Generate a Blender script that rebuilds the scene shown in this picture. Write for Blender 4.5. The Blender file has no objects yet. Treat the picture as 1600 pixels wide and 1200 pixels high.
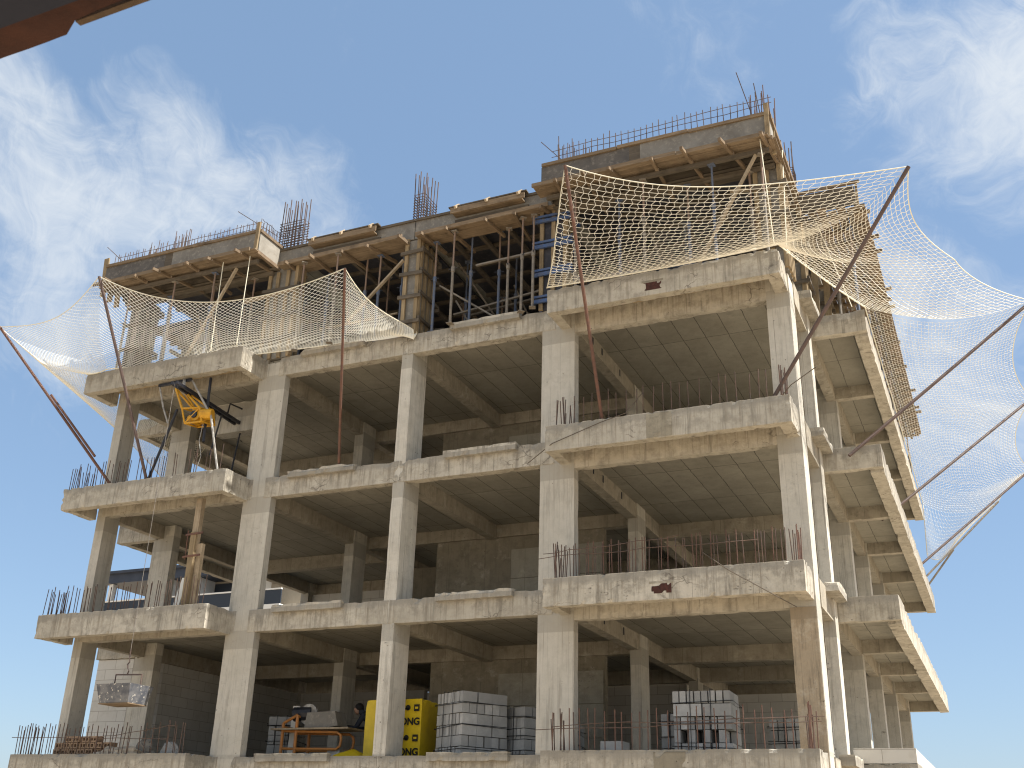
import bpy, math, random
from mathutils import Vector, Matrix, noise
random.seed(7)
R = math.radians
S = bpy.context.scene
COL = S.collection
rnd = random.uniform

# ------------------------------------------------------------------ helpers
class MB:
    """collects boxes, bars and tubes; build() links them as one mesh object"""
    def __init__(s): s.v = []; s.f = []
    def add(s, vs, fs):
        n = len(s.v); s.v += [Vector(v) for v in vs]; s.f += [tuple(i + n for i in f) for f in fs]
        return s
    def box(s, x0, x1, y0, y1, z0, z1):
        vs = [(x, y, z) for x in (x0, x1) for y in (y0, y1) for z in (z0, z1)]
        return s.add(vs, [(0,1,3,2),(4,6,7,5),(0,4,5,1),(2,3,7,6),(0,2,6,4),(1,5,7,3)])
    def bar(s, p, q, w, h, up=(0,0,1)):
        p, q = Vector(p), Vector(q); d = (q - p).normalized(); u = Vector(up)
        if abs(d.dot(u)) > .98: u = Vector((0,1,0))
        a = d.cross(u).normalized() * (w/2); b = a.cross(d).normalized() * (h/2)
        vs = [c + i*a + j*b for c in (p, q) for i in (-1,1) for j in (-1,1)]
        return s.add(vs, [(0,1,3,2),(4,6,7,5),(0,4,5,1),(2,3,7,6),(0,2,6,4),(1,5,7,3)])
    def tube(s, p, q, r, n=7, r2=None):
        return s.poly([p, q], r, n, r2)
    def poly(s, pts, r, n=6, r2=None):
        pts = [Vector(p) for p in pts]; k = len(pts); vs = []; prev = None
        for i, p in enumerate(pts):
            d = (pts[min(i+1,k-1)] - pts[max(i-1,0)]).normalized()
            if prev is None:
                u = Vector((0,0,1)) if abs(d.z) < .9 else Vector((0,1,0))
                a = d.cross(u).normalized()
            else:
                a = (prev - d*prev.dot(d)).normalized()
            prev = a; b = d.cross(a)
            rr = r if r2 is None else r + (r2 - r)*i/(k-1)
            for j in range(n):
                t = 2*math.pi*j/n; vs.append(p + (a*math.cos(t) + b*math.sin(t))*rr)
        fs = [(i*n+j, i*n+(j+1)%n, (i+1)*n+(j+1)%n, (i+1)*n+j) for i in range(k-1) for j in range(n)]
        fs += [tuple(reversed(range(n))), tuple((k-1)*n+j for j in range(n))]
        return s.add(vs, fs)
    def cbox(s, x0, x1, y0, y1, z0, z1, seg=.22, jit=.006, chip=.02, top=1.0):
        """a cast-concrete block: gridded faces, uneven surface, chipped edges (more at the top)"""
        L = ((x0,x1),(y0,y1),(z0,z1)); N = [max(1, min(90, round((b-a)/seg))) for a, b in L]
        idx = {}; vs = []; fs = []
        def vid(i,j,k):
            t = (i,j,k)
            if t not in idx:
                p = Vector([L[c][0] + (L[c][1]-L[c][0])*t[c]/N[c] for c in range(3)])
                q = p + noise.noise_vector(p*1.1)*jit*.8 + noise.noise_vector(p*9.1)*jit*.35
                on = [c for c in range(3) if t[c] in (0, N[c])]
                if len(on) >= 2:
                    up = 2 in on and t[2] == N[2]
                    a = max(0, noise.noise(p*11 + Vector((9,3,1))) - (.12 if up else .3)) * chip * 2.4
                    a += max(0, noise.noise(p*2.9 + Vector((2,7,5))) - .3) * chip * (3.0 if up else .8)
                    if up: a *= top
                    for c in on:
                        q[c] += (a if t[c] == 0 else -a) * (1 if c != 2 else .8)
                idx[t] = len(vs); vs.append(q)
            return idx[t]
        for c in range(3):
            a, b = [d for d in range(3) if d != c]
            for side in (0, N[c]):
                for i in range(N[a]):
                    for j in range(N[b]):
                        def T(ii, jj):
                            t = [0,0,0]; t[c] = side; t[a] = ii; t[b] = jj; return vid(*t)
                        q = [T(i,j), T(i+1,j), T(i+1,j+1), T(i,j+1)]
                        flip = (side == 0) ^ (c == 1)
                        fs.append(tuple(reversed(q)) if flip else tuple(q))
        return s.add(vs, fs)
    def build(s, name, m, parent=None, smooth=False):
        org = ORG.get(parent.name, Vector((0,0,0))) if parent else Vector((0,0,0))
        me = bpy.data.meshes.new(name)
        me.from_pydata([tuple(v - org) for v in s.v], [], s.f); me.update()
        if smooth: me.polygons.foreach_set('use_smooth', [True]*len(me.polygons))
        o = bpy.data.objects.new(name, me); COL.objects.link(o); me.materials.append(m)
        if parent: o.parent = parent
        ORG[o.name] = org
        return o
ORG = {}
def tag(o, label=None, cat=None, group=None, kind=None):
    if label: o['label'] = label
    if cat: o['category'] = cat
    if group: o['group'] = group
    if kind: o['kind'] = kind
    return o
def thing(name, label, cat, loc, group=None):
    o = bpy.data.objects.new(name, None); COL.objects.link(o); o.location = loc
    o.empty_display_size = .2; ORG[o.name] = Vector(loc)
    return tag(o, label, cat, group)
def single(mb, name, m, label, cat, group=None, smooth=False):
    """a thing that is one mesh, with its origin at its own base"""
    lo = Vector([min(v[c] for v in mb.v) for c in range(3)]); hi = Vector([max(v[c] for v in mb.v) for c in range(3)])
    b = Vector(((lo.x+hi.x)/2, (lo.y+hi.y)/2, lo.z)); mb.v = [v - b for v in mb.v]
    o = mb.build(name, m, None, smooth); o.location = b; ORG[o.name] = b
    return tag(o, label, cat, group)
def dup(root, loc, rz=0, label=None):
    r = root.copy(); COL.objects.link(r); r.location = loc; r.rotation_euler = (0,0,rz)
    if label: r['label'] = label
    for ch in list(root.children):
        c = ch.copy(); COL.objects.link(c); c.parent = r
        for g in ch.children:
            d = g.copy(); COL.objects.link(d); d.parent = c
    return r
ORDW = ['first','second','third','fourth','fifth','sixth','seventh','eighth','ninth','tenth','eleventh','twelfth','thirteenth','fourteenth','fifteenth','sixteenth']

# ------------------------------------------------------------------ materials
class NT:
    def __init__(s, name):
        s.m = bpy.data.materials.new(name); s.m.use_nodes = True
        s.t = s.m.node_tree; s.b = s.t.nodes['Principled BSDF']
    def n(s, typ, **kw):
        nd = s.t.nodes.new(typ)
        for k, v in kw.items():
            if k.startswith('i_'):
                key = k[2:]; key = int(key) if key.isdigit() else key.replace('_',' ')
                sock = nd.inputs[key]
                if isinstance(v, bpy.types.NodeSocket): s.t.links.new(v, sock)
                else: sock.default_value = v
            else: setattr(nd, k, v)
        return nd
    def mix(s, f, a, b, mode='MIX'):
        nd = s.n('ShaderNodeMix', data_type='RGBA', blend_type=mode)
        for i, v in ((0,f),(6,a),(7,b)):
            if isinstance(v, bpy.types.NodeSocket): s.t.links.new(v, nd.inputs[i])
            elif i: nd.inputs[i].default_value = (*v,1) if len(v)==3 else v
            else: nd.inputs[i].default_value = v
        return nd.outputs[2]
    def ramp(s, x, lo, hi, a=0., b=1.):
        return s.n('ShaderNodeMapRange', i_0=x, i_1=lo, i_2=hi, i_3=a, i_4=b).outputs[0]
    def math(s, op, a, b=0., c=0.):
        return s.n('ShaderNodeMath', operation=op, i_0=a, i_1=b, i_2=c).outputs[0]
    def noise(s, vec, scale, detail=4, rough=.55, dist=0.):
        return s.n('ShaderNodeTexNoise', i_Vector=vec, i_Scale=scale, i_Detail=detail, i_Roughness=rough, i_Distortion=dist).outputs[0]
    def scaled(s, vec, sc, loc=(0,0,0)):
        return s.n('ShaderNodeMapping', i_Vector=vec, i_Scale=sc, i_Location=loc).outputs[0]
    def pos(s): return s.n('ShaderNodeNewGeometry').outputs['Position']
    def bump(s, h, strength, dist=.02):
        nd = s.n('ShaderNodeBump', i_Strength=strength, i_Distance=dist, i_Height=h)
        s.t.links.new(nd.outputs[0], s.b.inputs['Normal'])
    def out(s, col, rough=.9, metal=0., spec=.3):
        if isinstance(col, bpy.types.NodeSocket): s.t.links.new(col, s.b.inputs['Base Color'])
        else: s.b.inputs['Base Color'].default_value = (*col,1)
        if isinstance(rough, bpy.types.NodeSocket): s.t.links.new(rough, s.b.inputs['Roughness'])
        else: s.b.inputs['Roughness'].default_value = rough
        s.b.inputs['Metallic'].default_value = metal
        s.b.inputs['Specular IOR Level'].default_value = spec
        return s.m

def concrete(name, lite, dark, grime, lines=0, cap=False, streak=.5, top=True):
    t = NT(name); p = t.pos()
    sep = t.n('ShaderNodeSeparateXYZ', i_0=p)
    big = t.noise(p, .9, 5, .6, .4)
    med = t.noise(p, 4.5, 6, .65)
    fine = t.noise(p, 38, 4, .7)
    c = t.mix(t.ramp(big, .36, .66), lite, dark)
    c = t.mix(t.ramp(med, .46, .66, 0, .3 if lines else .45 if cap else .8), c, grime)
    c = t.mix(t.ramp(t.noise(t.scaled(p, (1.3,1.3,2.0), (5,1,9)), 2.0, 7, .75), .55, .68, 0, .3 if cap or lines else .6), c, tuple(x*.7 for x in grime))
    # faint upright joints of the shutter boards, hairline runs of dirt
    sx = t.math('ADD', sep.outputs[0], t.math('MULTIPLY', sep.outputs[1], 1.37))
    jb = t.n('ShaderNodeTexBrick', i_Vector=t.n('ShaderNodeCombineXYZ', i_0=sx, i_1=t.math('MULTIPLY', sep.outputs[2], .1), i_2=0.).outputs[0], i_Color1=(1,1,1,1), i_Color2=(.86,.86,.86,1), i_Mortar=(0,0,0,1),
             i_Scale=1.0, i_Mortar_Size=.006, i_Mortar_Smooth=.6, i_Brick_Width=.21 if cap else 1.05, i_Row_Height=50., offset=0.)
    if not lines:
        c = t.mix(.28 if cap else .5, c, jb.outputs[0], 'MULTIPLY')
    hr = t.noise(t.scaled(p, (26,26,.28)), 1.0, 3, .6)
    c = t.mix(t.ramp(hr, .64, .70, 0, .7 if cap else .35), c, (.15,.125,.095))
    # rain and grout streaks running down the faces
    st = t.noise(t.scaled(p, (7,7,.55)), 1.0, 5, .7)
    c = t.mix(t.ramp(st, .53, .66, 0, streak*1.35), c, tuple(x*.50 for x in grime))
    c = t.mix(t.ramp(st, .43, .30, 0, streak*.8), c, tuple(min(.72, x*1.25) for x in lite))
    # pale lime bloom
    bl = t.noise(t.scaled(p, (1,1,1), (31,7,3)), 2.2, 6, .7)
    c = t.mix(t.ramp(bl, .56, .70, 0, .12 if lines else .6), c, (.64,.60,.51))
    ob = t.n('ShaderNodeObjectInfo').outputs['Random']
    c = t.mix(t.ramp(ob, 0, 1, 0, .38), c, tuple(x*.66 for x in dark))
    zz = t.math('FRACT', t.math('DIVIDE', t.math('ADD', sep.outputs[2], 12.0), 3.0))
    if cap:   # the head of a column is a separate pour
        k = t.math('MULTIPLY', t.ramp(zz, .725, .73), t.ramp(zz, .86, .855))
        c = t.mix(t.math('MULTIPLY', k, .7), c, tuple(x*.62 for x in dark))
    if top:   # rusty drips below the top edges, each with its own length
        dr = t.noise(t.scaled(p, (11,11,.35), (2,6,4)), 1.0, 5, .7)
        c = t.mix(t.math('MULTIPLY', t.ramp(dr, .52, .62, 0, .75), t.ramp(zz, .80, .97)), c, (.19,.155,.115))
        c = t.mix(t.math('MULTIPLY', t.ramp(t.noise(p, 3.1, 6, .75), .5, .62, 0, .65), t.ramp(zz, .86, .96)), c, (.16,.145,.12))
    if top:   # cement slurry and dirt on the top few centimetres of each slab edge
        nz = t.math('ADD', zz, t.math('MULTIPLY', t.math('SUBTRACT', med, .5), .05))
        c = t.mix(t.ramp(nz, .945, .975, 0, .7), c, (.25,.232,.20))
    if lines: # joints left by the formwork sheets
        wob = t.math('MULTIPLY', t.math('SUBTRACT', med, .5), .05)
        v = t.n('ShaderNodeCombineXYZ', i_0=t.math('ADD', sep.outputs[1], wob), i_1=t.math('ADD', sep.outputs[0], wob), i_2=0.)
        br = t.n('ShaderNodeTexBrick', i_Vector=v.outputs[0], i_Color1=(1,1,1,1), i_Color2=(.72,.72,.70,1), i_Mortar=(0,0,0,1),
                 i_Scale=1.0, i_Mortar_Size=.011, i_Mortar_Smooth=.4, i_Bias=0., i_Brick_Width=2.15, i_Row_Height=.5, offset=.37 if lines == 2 else 0.)
        c = t.mix(.5, c, br.outputs[0], 'MULTIPLY')
        c = t.mix(t.math('MULTIPLY', br.outputs[1], t.ramp(med, .38, .62, .75, .12)), c, (.05,.045,.04))
    # cracks where the surface has broken
    wv = t.n('ShaderNodeVectorMath', operation='ADD', i_0=p, i_1=t.n('ShaderNodeVectorMath', operation='SCALE', i_0=t.n('ShaderNodeTexNoise', i_Vector=p, i_Scale=3.0, i_Detail=5.).outputs[1], i_Scale=.5).outputs[0]).outputs[0]
    ck = t.n('ShaderNodeTexVoronoi', feature='DISTANCE_TO_EDGE', i_Vector=t.scaled(wv, (1,1,2.2)), i_Scale=1.5).outputs[0]
    ckm = t.math('MULTIPLY', t.ramp(ck, .030, .006), t.ramp(t.noise(t.scaled(p,(1,1,1),(3,9,1)), 1.1, 3), .56, .62))
    c = t.mix(t.math('MULTIPLY', ckm, 0. if lines else .65 if top else .12), c, (.07,.055,.045))
    # pits, form-tie holes, honeycombing
    vo = t.n('ShaderNodeTexVoronoi', i_Vector=p, i_Scale=6.5)
    pit = t.math('MULTIPLY', t.ramp(vo.outputs[0], .10, .05), t.ramp(t.noise(p, 1.7, 3), .52, .60))
    c = t.mix(t.math('MULTIPLY', pit, .2 if lines else .75), c, (.06,.05,.04))
    # ragged honeycombed patches
    hc = t.math('MULTIPLY', t.ramp(t.noise(t.scaled(p,(1,1,2.2)), 9, 4, .8), .60, .66), t.ramp(t.noise(t.scaled(p,(.7,.7,1.2),(4,8,2)), 1.3, 3), .60, .68))
    c = t.mix(t.math('MULTIPLY', hc, .12 if lines else .8), c, (.085,.07,.055))
    c = t.mix(t.ramp(fine, .3, .7, 0, .22), c, tuple(x*.6 for x in lite))
    h = t.math('ADD', t.math('MULTIPLY', med, .7), t.math('MULTIPLY', fine, .35))
    h = t.math('SUBTRACT', h, t.math('MULTIPLY', t.math('MAXIMUM', pit, hc), .9))
    t.bump(h, .55, .03)
    return t.out(c, .93, 0, .2)
M = {}
M['conc']   = concrete('concrete_cast', (.54,.495,.415), (.44,.405,.335), (.30,.272,.225), streak=.5)
M['col']    = concrete('concrete_column', (.61,.575,.505), (.52,.49,.425), (.40,.37,.315), cap=True, streak=.42, top=False)
M['colold'] = concrete('concrete_column_worn', (.47,.38,.27), (.40,.33,.24), (.20,.17,.13), cap=True, streak=.75, top=False)
M['beam']   = concrete('concrete_beam', (.44,.395,.32), (.36,.325,.26), (.27,.24,.195), streak=.35, top=False)
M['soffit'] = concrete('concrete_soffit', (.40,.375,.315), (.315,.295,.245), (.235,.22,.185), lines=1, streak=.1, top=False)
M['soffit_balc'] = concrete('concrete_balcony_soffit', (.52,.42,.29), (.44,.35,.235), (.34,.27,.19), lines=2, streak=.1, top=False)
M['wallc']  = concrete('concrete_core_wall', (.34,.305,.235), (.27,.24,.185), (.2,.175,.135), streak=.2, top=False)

def wood(name, a, b, axis=0, rough=.8):
    t = NT(name); p = t.pos(); sc = [14,14,14]; sc[axis] = 1.1
    g = t.noise(t.scaled(p, tuple(sc)), 1.6, 6, .65, .6); blot = t.noise(p, 2.6, 4, .6)
    c = t.mix(t.ramp(g, .32, .68), a, b)
    c = t.mix(t.ramp(blot, .5, .72, 0, .7), c, tuple(x*.45 for x in b))
    ob = t.n('ShaderNodeObjectInfo').outputs['Random']
    c = t.mix(t.ramp(ob, 0, 1, 0, .45), c, tuple(x*.42 for x in a))
    t.bump(g, .4, .01)
    return t.out(c, rough, 0, .25)
M['wx'] = wood('timber_along', (.285,.21,.135), (.155,.11,.07), 0)
M['wy'] = wood('timber_across', (.25,.18,.115), (.135,.095,.06), 1)
M['wz'] = wood('timber_upright', (.37,.28,.165), (.215,.155,.09), 2)
M['wold'] = wood('timber_weathered', (.165,.135,.10), (.09,.072,.054), 0)
M['wpost'] = wood('timber_post_grey', (.46,.37,.26), (.30,.23,.15), 2)
def plywood(name, a, b, c3):
    t = NT(name); p = t.pos()
    n1 = t.noise(p, 1.6, 6, .7, .5); n2 = t.noise(p, 11, 5, .7)
    c = t.mix(t.ramp(n1, .35, .65), a, b); c = t.mix(t.ramp(n2, .52, .7, 0, .7), c, c3)
    t.bump(n2, .2, .01); return t.out(c, .75, 0, .3)
M['ply'] = plywood('film_faced_plywood', (.075,.068,.062), (.13,.115,.10), (.24,.215,.18))
M['plyg'] = plywood('plywood_grey', (.22,.205,.18), (.15,.135,.115), (.32,.29,.24))
M['plyl'] = plywood('plywood_pale', (.30,.275,.235), (.22,.2,.165), (.2,.17,.14))
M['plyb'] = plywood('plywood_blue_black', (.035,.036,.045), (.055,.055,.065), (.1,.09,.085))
def metal(name, a, b, rough=.6, metalv=.0, sc=9):
    t = NT(name); p = t.pos(); n1 = t.noise(p, sc, 5, .7)
    t.bump(n1, .2, .005)
    return t.out(t.mix(t.ramp(n1, .35, .68), a, b), rough, metalv, .4)
M['rust'] = metal('rusty_pole', (.16,.075,.045), (.09,.05,.04), .7)
M['rust2'] = metal('brown_pole', (.12,.075,.06), (.07,.05,.045), .6)
M['rebar'] = metal('rebar_steel', (.13,.075,.05), (.06,.05,.048), .7, 0, 14)
M['rebarr'] = metal('rebar_rusty', (.155,.08,.055), (.085,.05,.04), .8, 0, 14)
M['prop'] = metal('prop_painted_steel', (.24,.205,.16), (.13,.115,.10), .6)
M['propb'] = metal('prop_blue_steel', (.07,.10,.17), (.13,.13,.14), .5)
M['propr'] = metal('prop_inner_tube', (.25,.16,.11), (.15,.12,.10), .6)
M['clamp'] = metal('blue_clamp', (.045,.09,.22), (.07,.08,.11), .45)
M['black'] = metal('black_steel', (.012,.014,.022), (.03,.03,.036), .45)
M['galv'] = metal('worn_white_pole', (.42,.41,.38), (.16,.14,.12), .5, 0, 6)
M['yel'] = metal('yellow_machine_paint', (.62,.33,.02), (.45,.22,.015), .4)
M['org'] = metal('orange_frame_paint', (.48,.19,.04), (.30,.13,.04), .5)
M['net'] = NT('net_cord').out((.86,.84,.76), .85, 0, .2)
M['rope'] = NT('rope_fibre').out((.72,.68,.55), .9, 0, .2)
M['wire'] = NT('dark_wire').out((.10,.08,.06), .7, 0, .3)
M['cable'] = NT('hoist_cable').out((.2,.18,.16), .6, 0, .3)
M['wrap'] = metal('yellow_wrap', (.60,.43,.012), (.48,.34,.01), .42, 0, 3)
M['ink'] = NT('black_ink').out((.018,.016,.012), .6)
M['strap'] = NT('black_strap').out((.02,.02,.022), .5)
M['skin'] = NT('skin').out((.36,.21,.14), .6)
M['hair'] = NT('dark_hair').out((.012,.010,.009), .7)
M['cloth'] = NT('dark_work_clothes').out((.028,.033,.045), .9)
M['glove'] = NT('red_glove').out((.35,.035,.03), .8)
M['white'] = NT('white_board').out((.72,.69,.62), .7)
def plain_noise(name, a, b, sc, rough=.9, bump=.3):
    t = NT(name); p = t.pos(); n1 = t.noise(p, sc, 6, .7)
    t.bump(n1, bump, .02); return t.out(t.mix(t.ramp(n1, .35, .66), a, b), rough, 0, .2)
t = NT('aerated_block'); p_ = t.pos(); ob_ = t.n('ShaderNodeObjectInfo').outputs['Random']
M['aac'] = t.out(t.mix(t.ramp(ob_, 0, 1, 0, .75), t.mix(t.ramp(t.noise(p_, 6, 6, .7), .35, .66), (.44,.435,.42), (.33,.33,.32)), (.20,.20,.195)), .9, 0, .2)
M['brick'] = plain_noise('red_brick', (.085,.035,.028), (.04,.022,.018), 16)
M['brickh'] = plain_noise('orange_hollow_brick', (.36,.25,.165), (.26,.175,.115), 7)
t = NT('mortar_splashed_steel'); p_ = t.pos()
t_sp = t.ramp(t.noise(p_, 15, 4, .6), .60, .65)
M['bucket'] = t.out(t.mix(t_sp, t.mix(t.ramp(t.noise(p_, 5), .4, .6), (.075,.08,.095), (.16,.16,.165)), (.55,.52,.46)), .5, .0, .4)
M['sand'] = plain_noise('mortar_rubble', (.50,.44,.35), (.34,.29,.23), 8)
M['ground'] = plain_noise('dry_earth', (.42,.345,.25), (.34,.275,.195), .35)
M['eave'] = plain_noise('roof_tile_underside', (.07,.03,.021), (.042,.02,.016), 6)
M['eavedge'] = plain_noise('roof_tile_lip', (.12,.08,.052), (.07,.05,.036), 9)
M['eavedark'] = NT('eave_board').out((.015,.017,.03), .8)
M['nroof'] = plain_noise('dark_roof_metal', (.035,.042,.06), (.055,.062,.08), 1.2, .5, .05)
M['nwall'] = plain_noise('beige_render', (.40,.34,.26), (.34,.29,.22), .7, .9, .05)
M['nred'] = plain_noise('red_render', (.20,.065,.05), (.17,.055,.045), .7, .9, .05)
M['nwhite'] = NT('white_render').out((.68,.66,.62), .8)
M['nglass'] = NT('dark_glass_railing').out((.022,.027,.036), .45, 0, .4)
def blockwall(name):
    t = NT(name); p = t.pos(); sep = t.n('ShaderNodeSeparateXYZ', i_0=p)
    v = t.n('ShaderNodeCombineXYZ', i_0=t.math('ADD', sep.outputs[0], sep.outputs[1]), i_1=sep.outputs[2], i_2=0.)
    br = t.n('ShaderNodeTexBrick', i_Vector=v.outputs[0], i_Color1=(.56,.545,.51,1), i_Color2=(.50,.485,.45,1), i_Mortar=(.30,.28,.25,1),
             i_Scale=1.0, i_Mortar_Size=.006, i_Brick_Width=.6, i_Row_Height=.25)
    n1 = t.noise(p, 3, 6, .7)
    c = t.mix(t.ramp(n1, .5, .75, 0, .5), br.outputs[0], (.36,.33,.28))
    t.bump(br.outputs[1], -.5, .01)
    return t.out(c, .9, 0, .2)
M['bwall'] = blockwall('aerated_block_wall')

# ------------------------------------------------------------------ setting
g = MB().box(-260, 260, -120, 400, -3.6, -3.3).build('ground', M['ground']); g['kind'] = 'structure'

# ------------------------------------------------------------------ the concrete building (storeys of 3 m; its own floors at z = 0, 3, 6, 9)
B = thing('concrete_building', 'large unfinished grey concrete frame building with open floors and bare columns', 'building', (0,0,-3.3))
LV = (0, 3, 6, 9)
def part(name, m, *boxes, seg=.22, jit=.006, chip=.02, top=1.0):
    mb = MB()
    for b in boxes: mb.cbox(*b, seg=seg, jit=jit, chip=chip, top=top)
    return mb.build(name, m, B)
Z0 = -3.3
columns = [(-11.65,-11.39,0,.47,'col'), (-7.31,-6.55,0,.2,'col'), (-3.41,-3.13,0,.66,'col'), (0,.73,0,.24,'col'), (4.72,5.17,.004,.55,'colold'),
    (-11.72,-11.08,2.1,2.36,'col'), (-7.1,-6.83,4.0,4.6,'col'), (.5,.74,4.1,4.7,'col'),
    (5.0,5.22,1.85,2.25,'col'), (4.77,5.2,5.9,6.25,'col'), (4.9,5.23,9.15,9.5,'col'), (4.94,5.25,12.5,12.85,'col'), (4.95,5.25,16.4,16.8,'col'),
    (-7.1,-6.83,9.0,9.5,'col'), (.5,.74,9.0,9.5,'col'), (-11.72,-11.45,8.8,9.3,'col'), (-3.4,-3.1,9.0,9.5,'col'), (.5,.74,14,14.5,'col')]
for x0, x1, y0, y1, mk in columns:
    if mk == 'colold':     # the bottom storey of the corner column is rougher in front
        part('column', M['col'], (x0,x1,y0,y1,Z0,8.9), seg=.2, jit=.004, chip=.008)
        part('worn_face', M['colold'], (x0-.002,x1-.012,y0-.009,y0+.03,Z0,2.39), seg=.1, jit=.004, chip=.012)
    else:
        part('column', M[mk], (x0,x1,y0,y1,Z0,8.9), seg=.25, jit=.004, chip=.008)
for z in LV:
    # slabs (thin plates between the beams)
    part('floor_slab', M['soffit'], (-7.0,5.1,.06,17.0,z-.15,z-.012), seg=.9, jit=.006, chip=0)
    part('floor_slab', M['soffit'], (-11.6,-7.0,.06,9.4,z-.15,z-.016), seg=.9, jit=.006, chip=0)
    # front beams between the columns
    for x0, x1, zb in ((-6.75,-3.3,.468), (-3.27,.3,.472), (.5,4.95,.61), (-11.5,-7.1,.47)):
        part('beam', M['conc'], (x0,x1,-.012 if x1 < .4 else .01,.215,z-zb,z+.004), seg=.11, jit=.004, chip=.03)
    # beams running back
    for x0, x1, y0, y1, zb in ((-11.62,-11.42,.4,2.2,.48), (-11.66,-11.46,2.3,9.2,.5), (-7.07,-6.86,.19,4.1,.5), (-7.07,-6.86,4.5,9.2,.5), (-3.38,-3.15,.21,4.8,.5),
                               (.47,.71,.21,4.2,.5), (.47,.71,4.6,16.8,.5), (4.98,5.19,.5,16.9,.52)):
        part('beam', M['beam'], (x0,x1,y0,y1,z-zb,z-.02), seg=.4, jit=.005, chip=.012)
    # cross beams
    for x0, x1, y0, y1, zb in ((-11.5,-7.0,6.0,6.24,.5), (-6.9,.55,4.76,5.0,.46), (.65,5.05,6.05,6.3,.5), (-11.5,5.05,9.2,9.42,.5), (.65,5.05,12.5,12.75,.5), (-7,5.05,16.6,16.9,.5)):
        part('beam', M['beam'], (x0,x1,y0,y1,z-zb,z-.024), seg=.45, jit=.005, chip=.012)
    # front balcony between the first two columns
    bal = part('balcony', M['conc'], (-11.96,-7.19,-.885,-.68,z-.511,z+.01), seg=.065, jit=.004, chip=.026)
    MB().cbox(-7.40,-7.185,-.70,.02,z-.505,z+.006, seg=.065, jit=.004, chip=.026).build('edge_beam', M['conc'], bal)
    MB().cbox(-11.955,-11.75,-.70,.06,z-.505,z+.006, seg=.065, jit=.004, chip=.026).build('edge_beam', M['conc'], bal)
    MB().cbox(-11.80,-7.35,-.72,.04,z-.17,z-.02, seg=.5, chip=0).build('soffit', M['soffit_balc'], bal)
    # front balcony of the corner bay
    bal = part('balcony', M['conc'], (.436,5.142,-.823,-.62,z-.511,z+.012), seg=.065, jit=.004, chip=.026)
    MB().cbox(.44,.655,-.64,.02,z-.505,z+.006, seg=.09, jit=.005, chip=.03).build('edge_beam', M['conc'], bal)
    MB().cbox(4.90,5.146,-.64,1.1,z-.505,z+.006, seg=.11, jit=.014, chip=.06).build('edge_beam', M['conc'], bal)
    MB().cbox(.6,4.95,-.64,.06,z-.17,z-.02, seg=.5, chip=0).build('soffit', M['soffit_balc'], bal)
    # side balcony
    bal = part('balcony', M['conc'], (5.2,6.342,2.33,2.52,z-.46,z+.012), seg=.14, jit=.008, chip=.035)
    MB().cbox(6.08,6.34,2.5,17.06,z-.511,z+.01, seg=.2, jit=.01, chip=.04).build('edge_beam', M['conc'], bal)
    for y in (5.9, 9.2, 12.55, 16.85):
        MB().cbox(5.18,6.1,y,y+.2,z-.48,z-.02, seg=.25, jit=.006, chip=.012).build('rib', M['beam'], bal)
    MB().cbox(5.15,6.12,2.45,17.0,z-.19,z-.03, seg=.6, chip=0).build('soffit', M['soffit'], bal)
    # balcony on the open end wall
    bal = part('balcony', M['conc'], (-12.93,-11.6,2.05,2.25,z-.5,z), seg=.1, jit=.006, chip=.04)
    MB().cbox(-12.92,-12.7,2.23,7.0,z-.49,z-.004, seg=.2, jit=.008, chip=.03).build('edge_beam', M['conc'], bal)
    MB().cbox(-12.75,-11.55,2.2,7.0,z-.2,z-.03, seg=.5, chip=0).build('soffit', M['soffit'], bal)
# sills cast along the front beams
    for x0, x1 in ((-6.1,-4.36), (-2.17,-.5)):
        part('ledge', M['conc'], (x0,x1,-.13,.05,z-.10,z+.055), seg=.1, jit=.008, chip=.035)
    part('ledge', M['conc'], (5.16,5.43,1.15,2.28,z-.11,z+.07), seg=.12, jit=.008, chip=.04)
# poured core wall behind the middle bay
for z in (0,3,6):
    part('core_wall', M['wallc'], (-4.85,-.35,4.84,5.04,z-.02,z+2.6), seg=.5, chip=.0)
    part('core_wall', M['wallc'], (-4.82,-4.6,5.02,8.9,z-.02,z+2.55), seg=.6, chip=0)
part('core_wall', M['wallc'], (-6.85,-4.85,7.0,7.2,2.98,5.52), seg=.6, chip=0)  # added wall closing the opening beside the core to keep it dark
part('core_wall', M['wallc'], (-6.85,-4.85,7.0,7.2,5.98,8.52), seg=.6, chip=0)  # the same added wall one floor up, keeping that opening dark
part('drop_panel', M['col'], (-9.45,-7.6,1.15,1.5,7.8,8.6), seg=.2, jit=.01, chip=.03)
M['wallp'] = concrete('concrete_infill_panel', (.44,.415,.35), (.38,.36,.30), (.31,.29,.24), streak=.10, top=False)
for z, x0 in ((0,-3.0), (3,-2.75), (6,-2.9)):
    for k in range(3):
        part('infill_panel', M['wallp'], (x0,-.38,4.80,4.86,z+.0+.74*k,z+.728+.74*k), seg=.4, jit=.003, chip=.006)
# red bricks left in the slab edge for a drain, patched once
for z in (3, 9):
    MB().cbox(2.50,2.86,-.8275,-.76,z-.40,z-.23,seg=.045,jit=.004,chip=.05).build('brick_patch', M['brick'], B)
    MB().box(2.46,2.9,-.8262,-.78,z-.225,z-.185).build('brick_patch', M['wallc'], B)
part('mortar_patch', M['wallc'], (2.48,2.98,-.83,-.7,5.50,5.985), seg=.1, jit=.004)
for z in (0,):
    part('mortar_patch', M['wallc'], (2.46,3.0,-.83,-.7,z-.5,z-.02), seg=.1, jit=.004)
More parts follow.
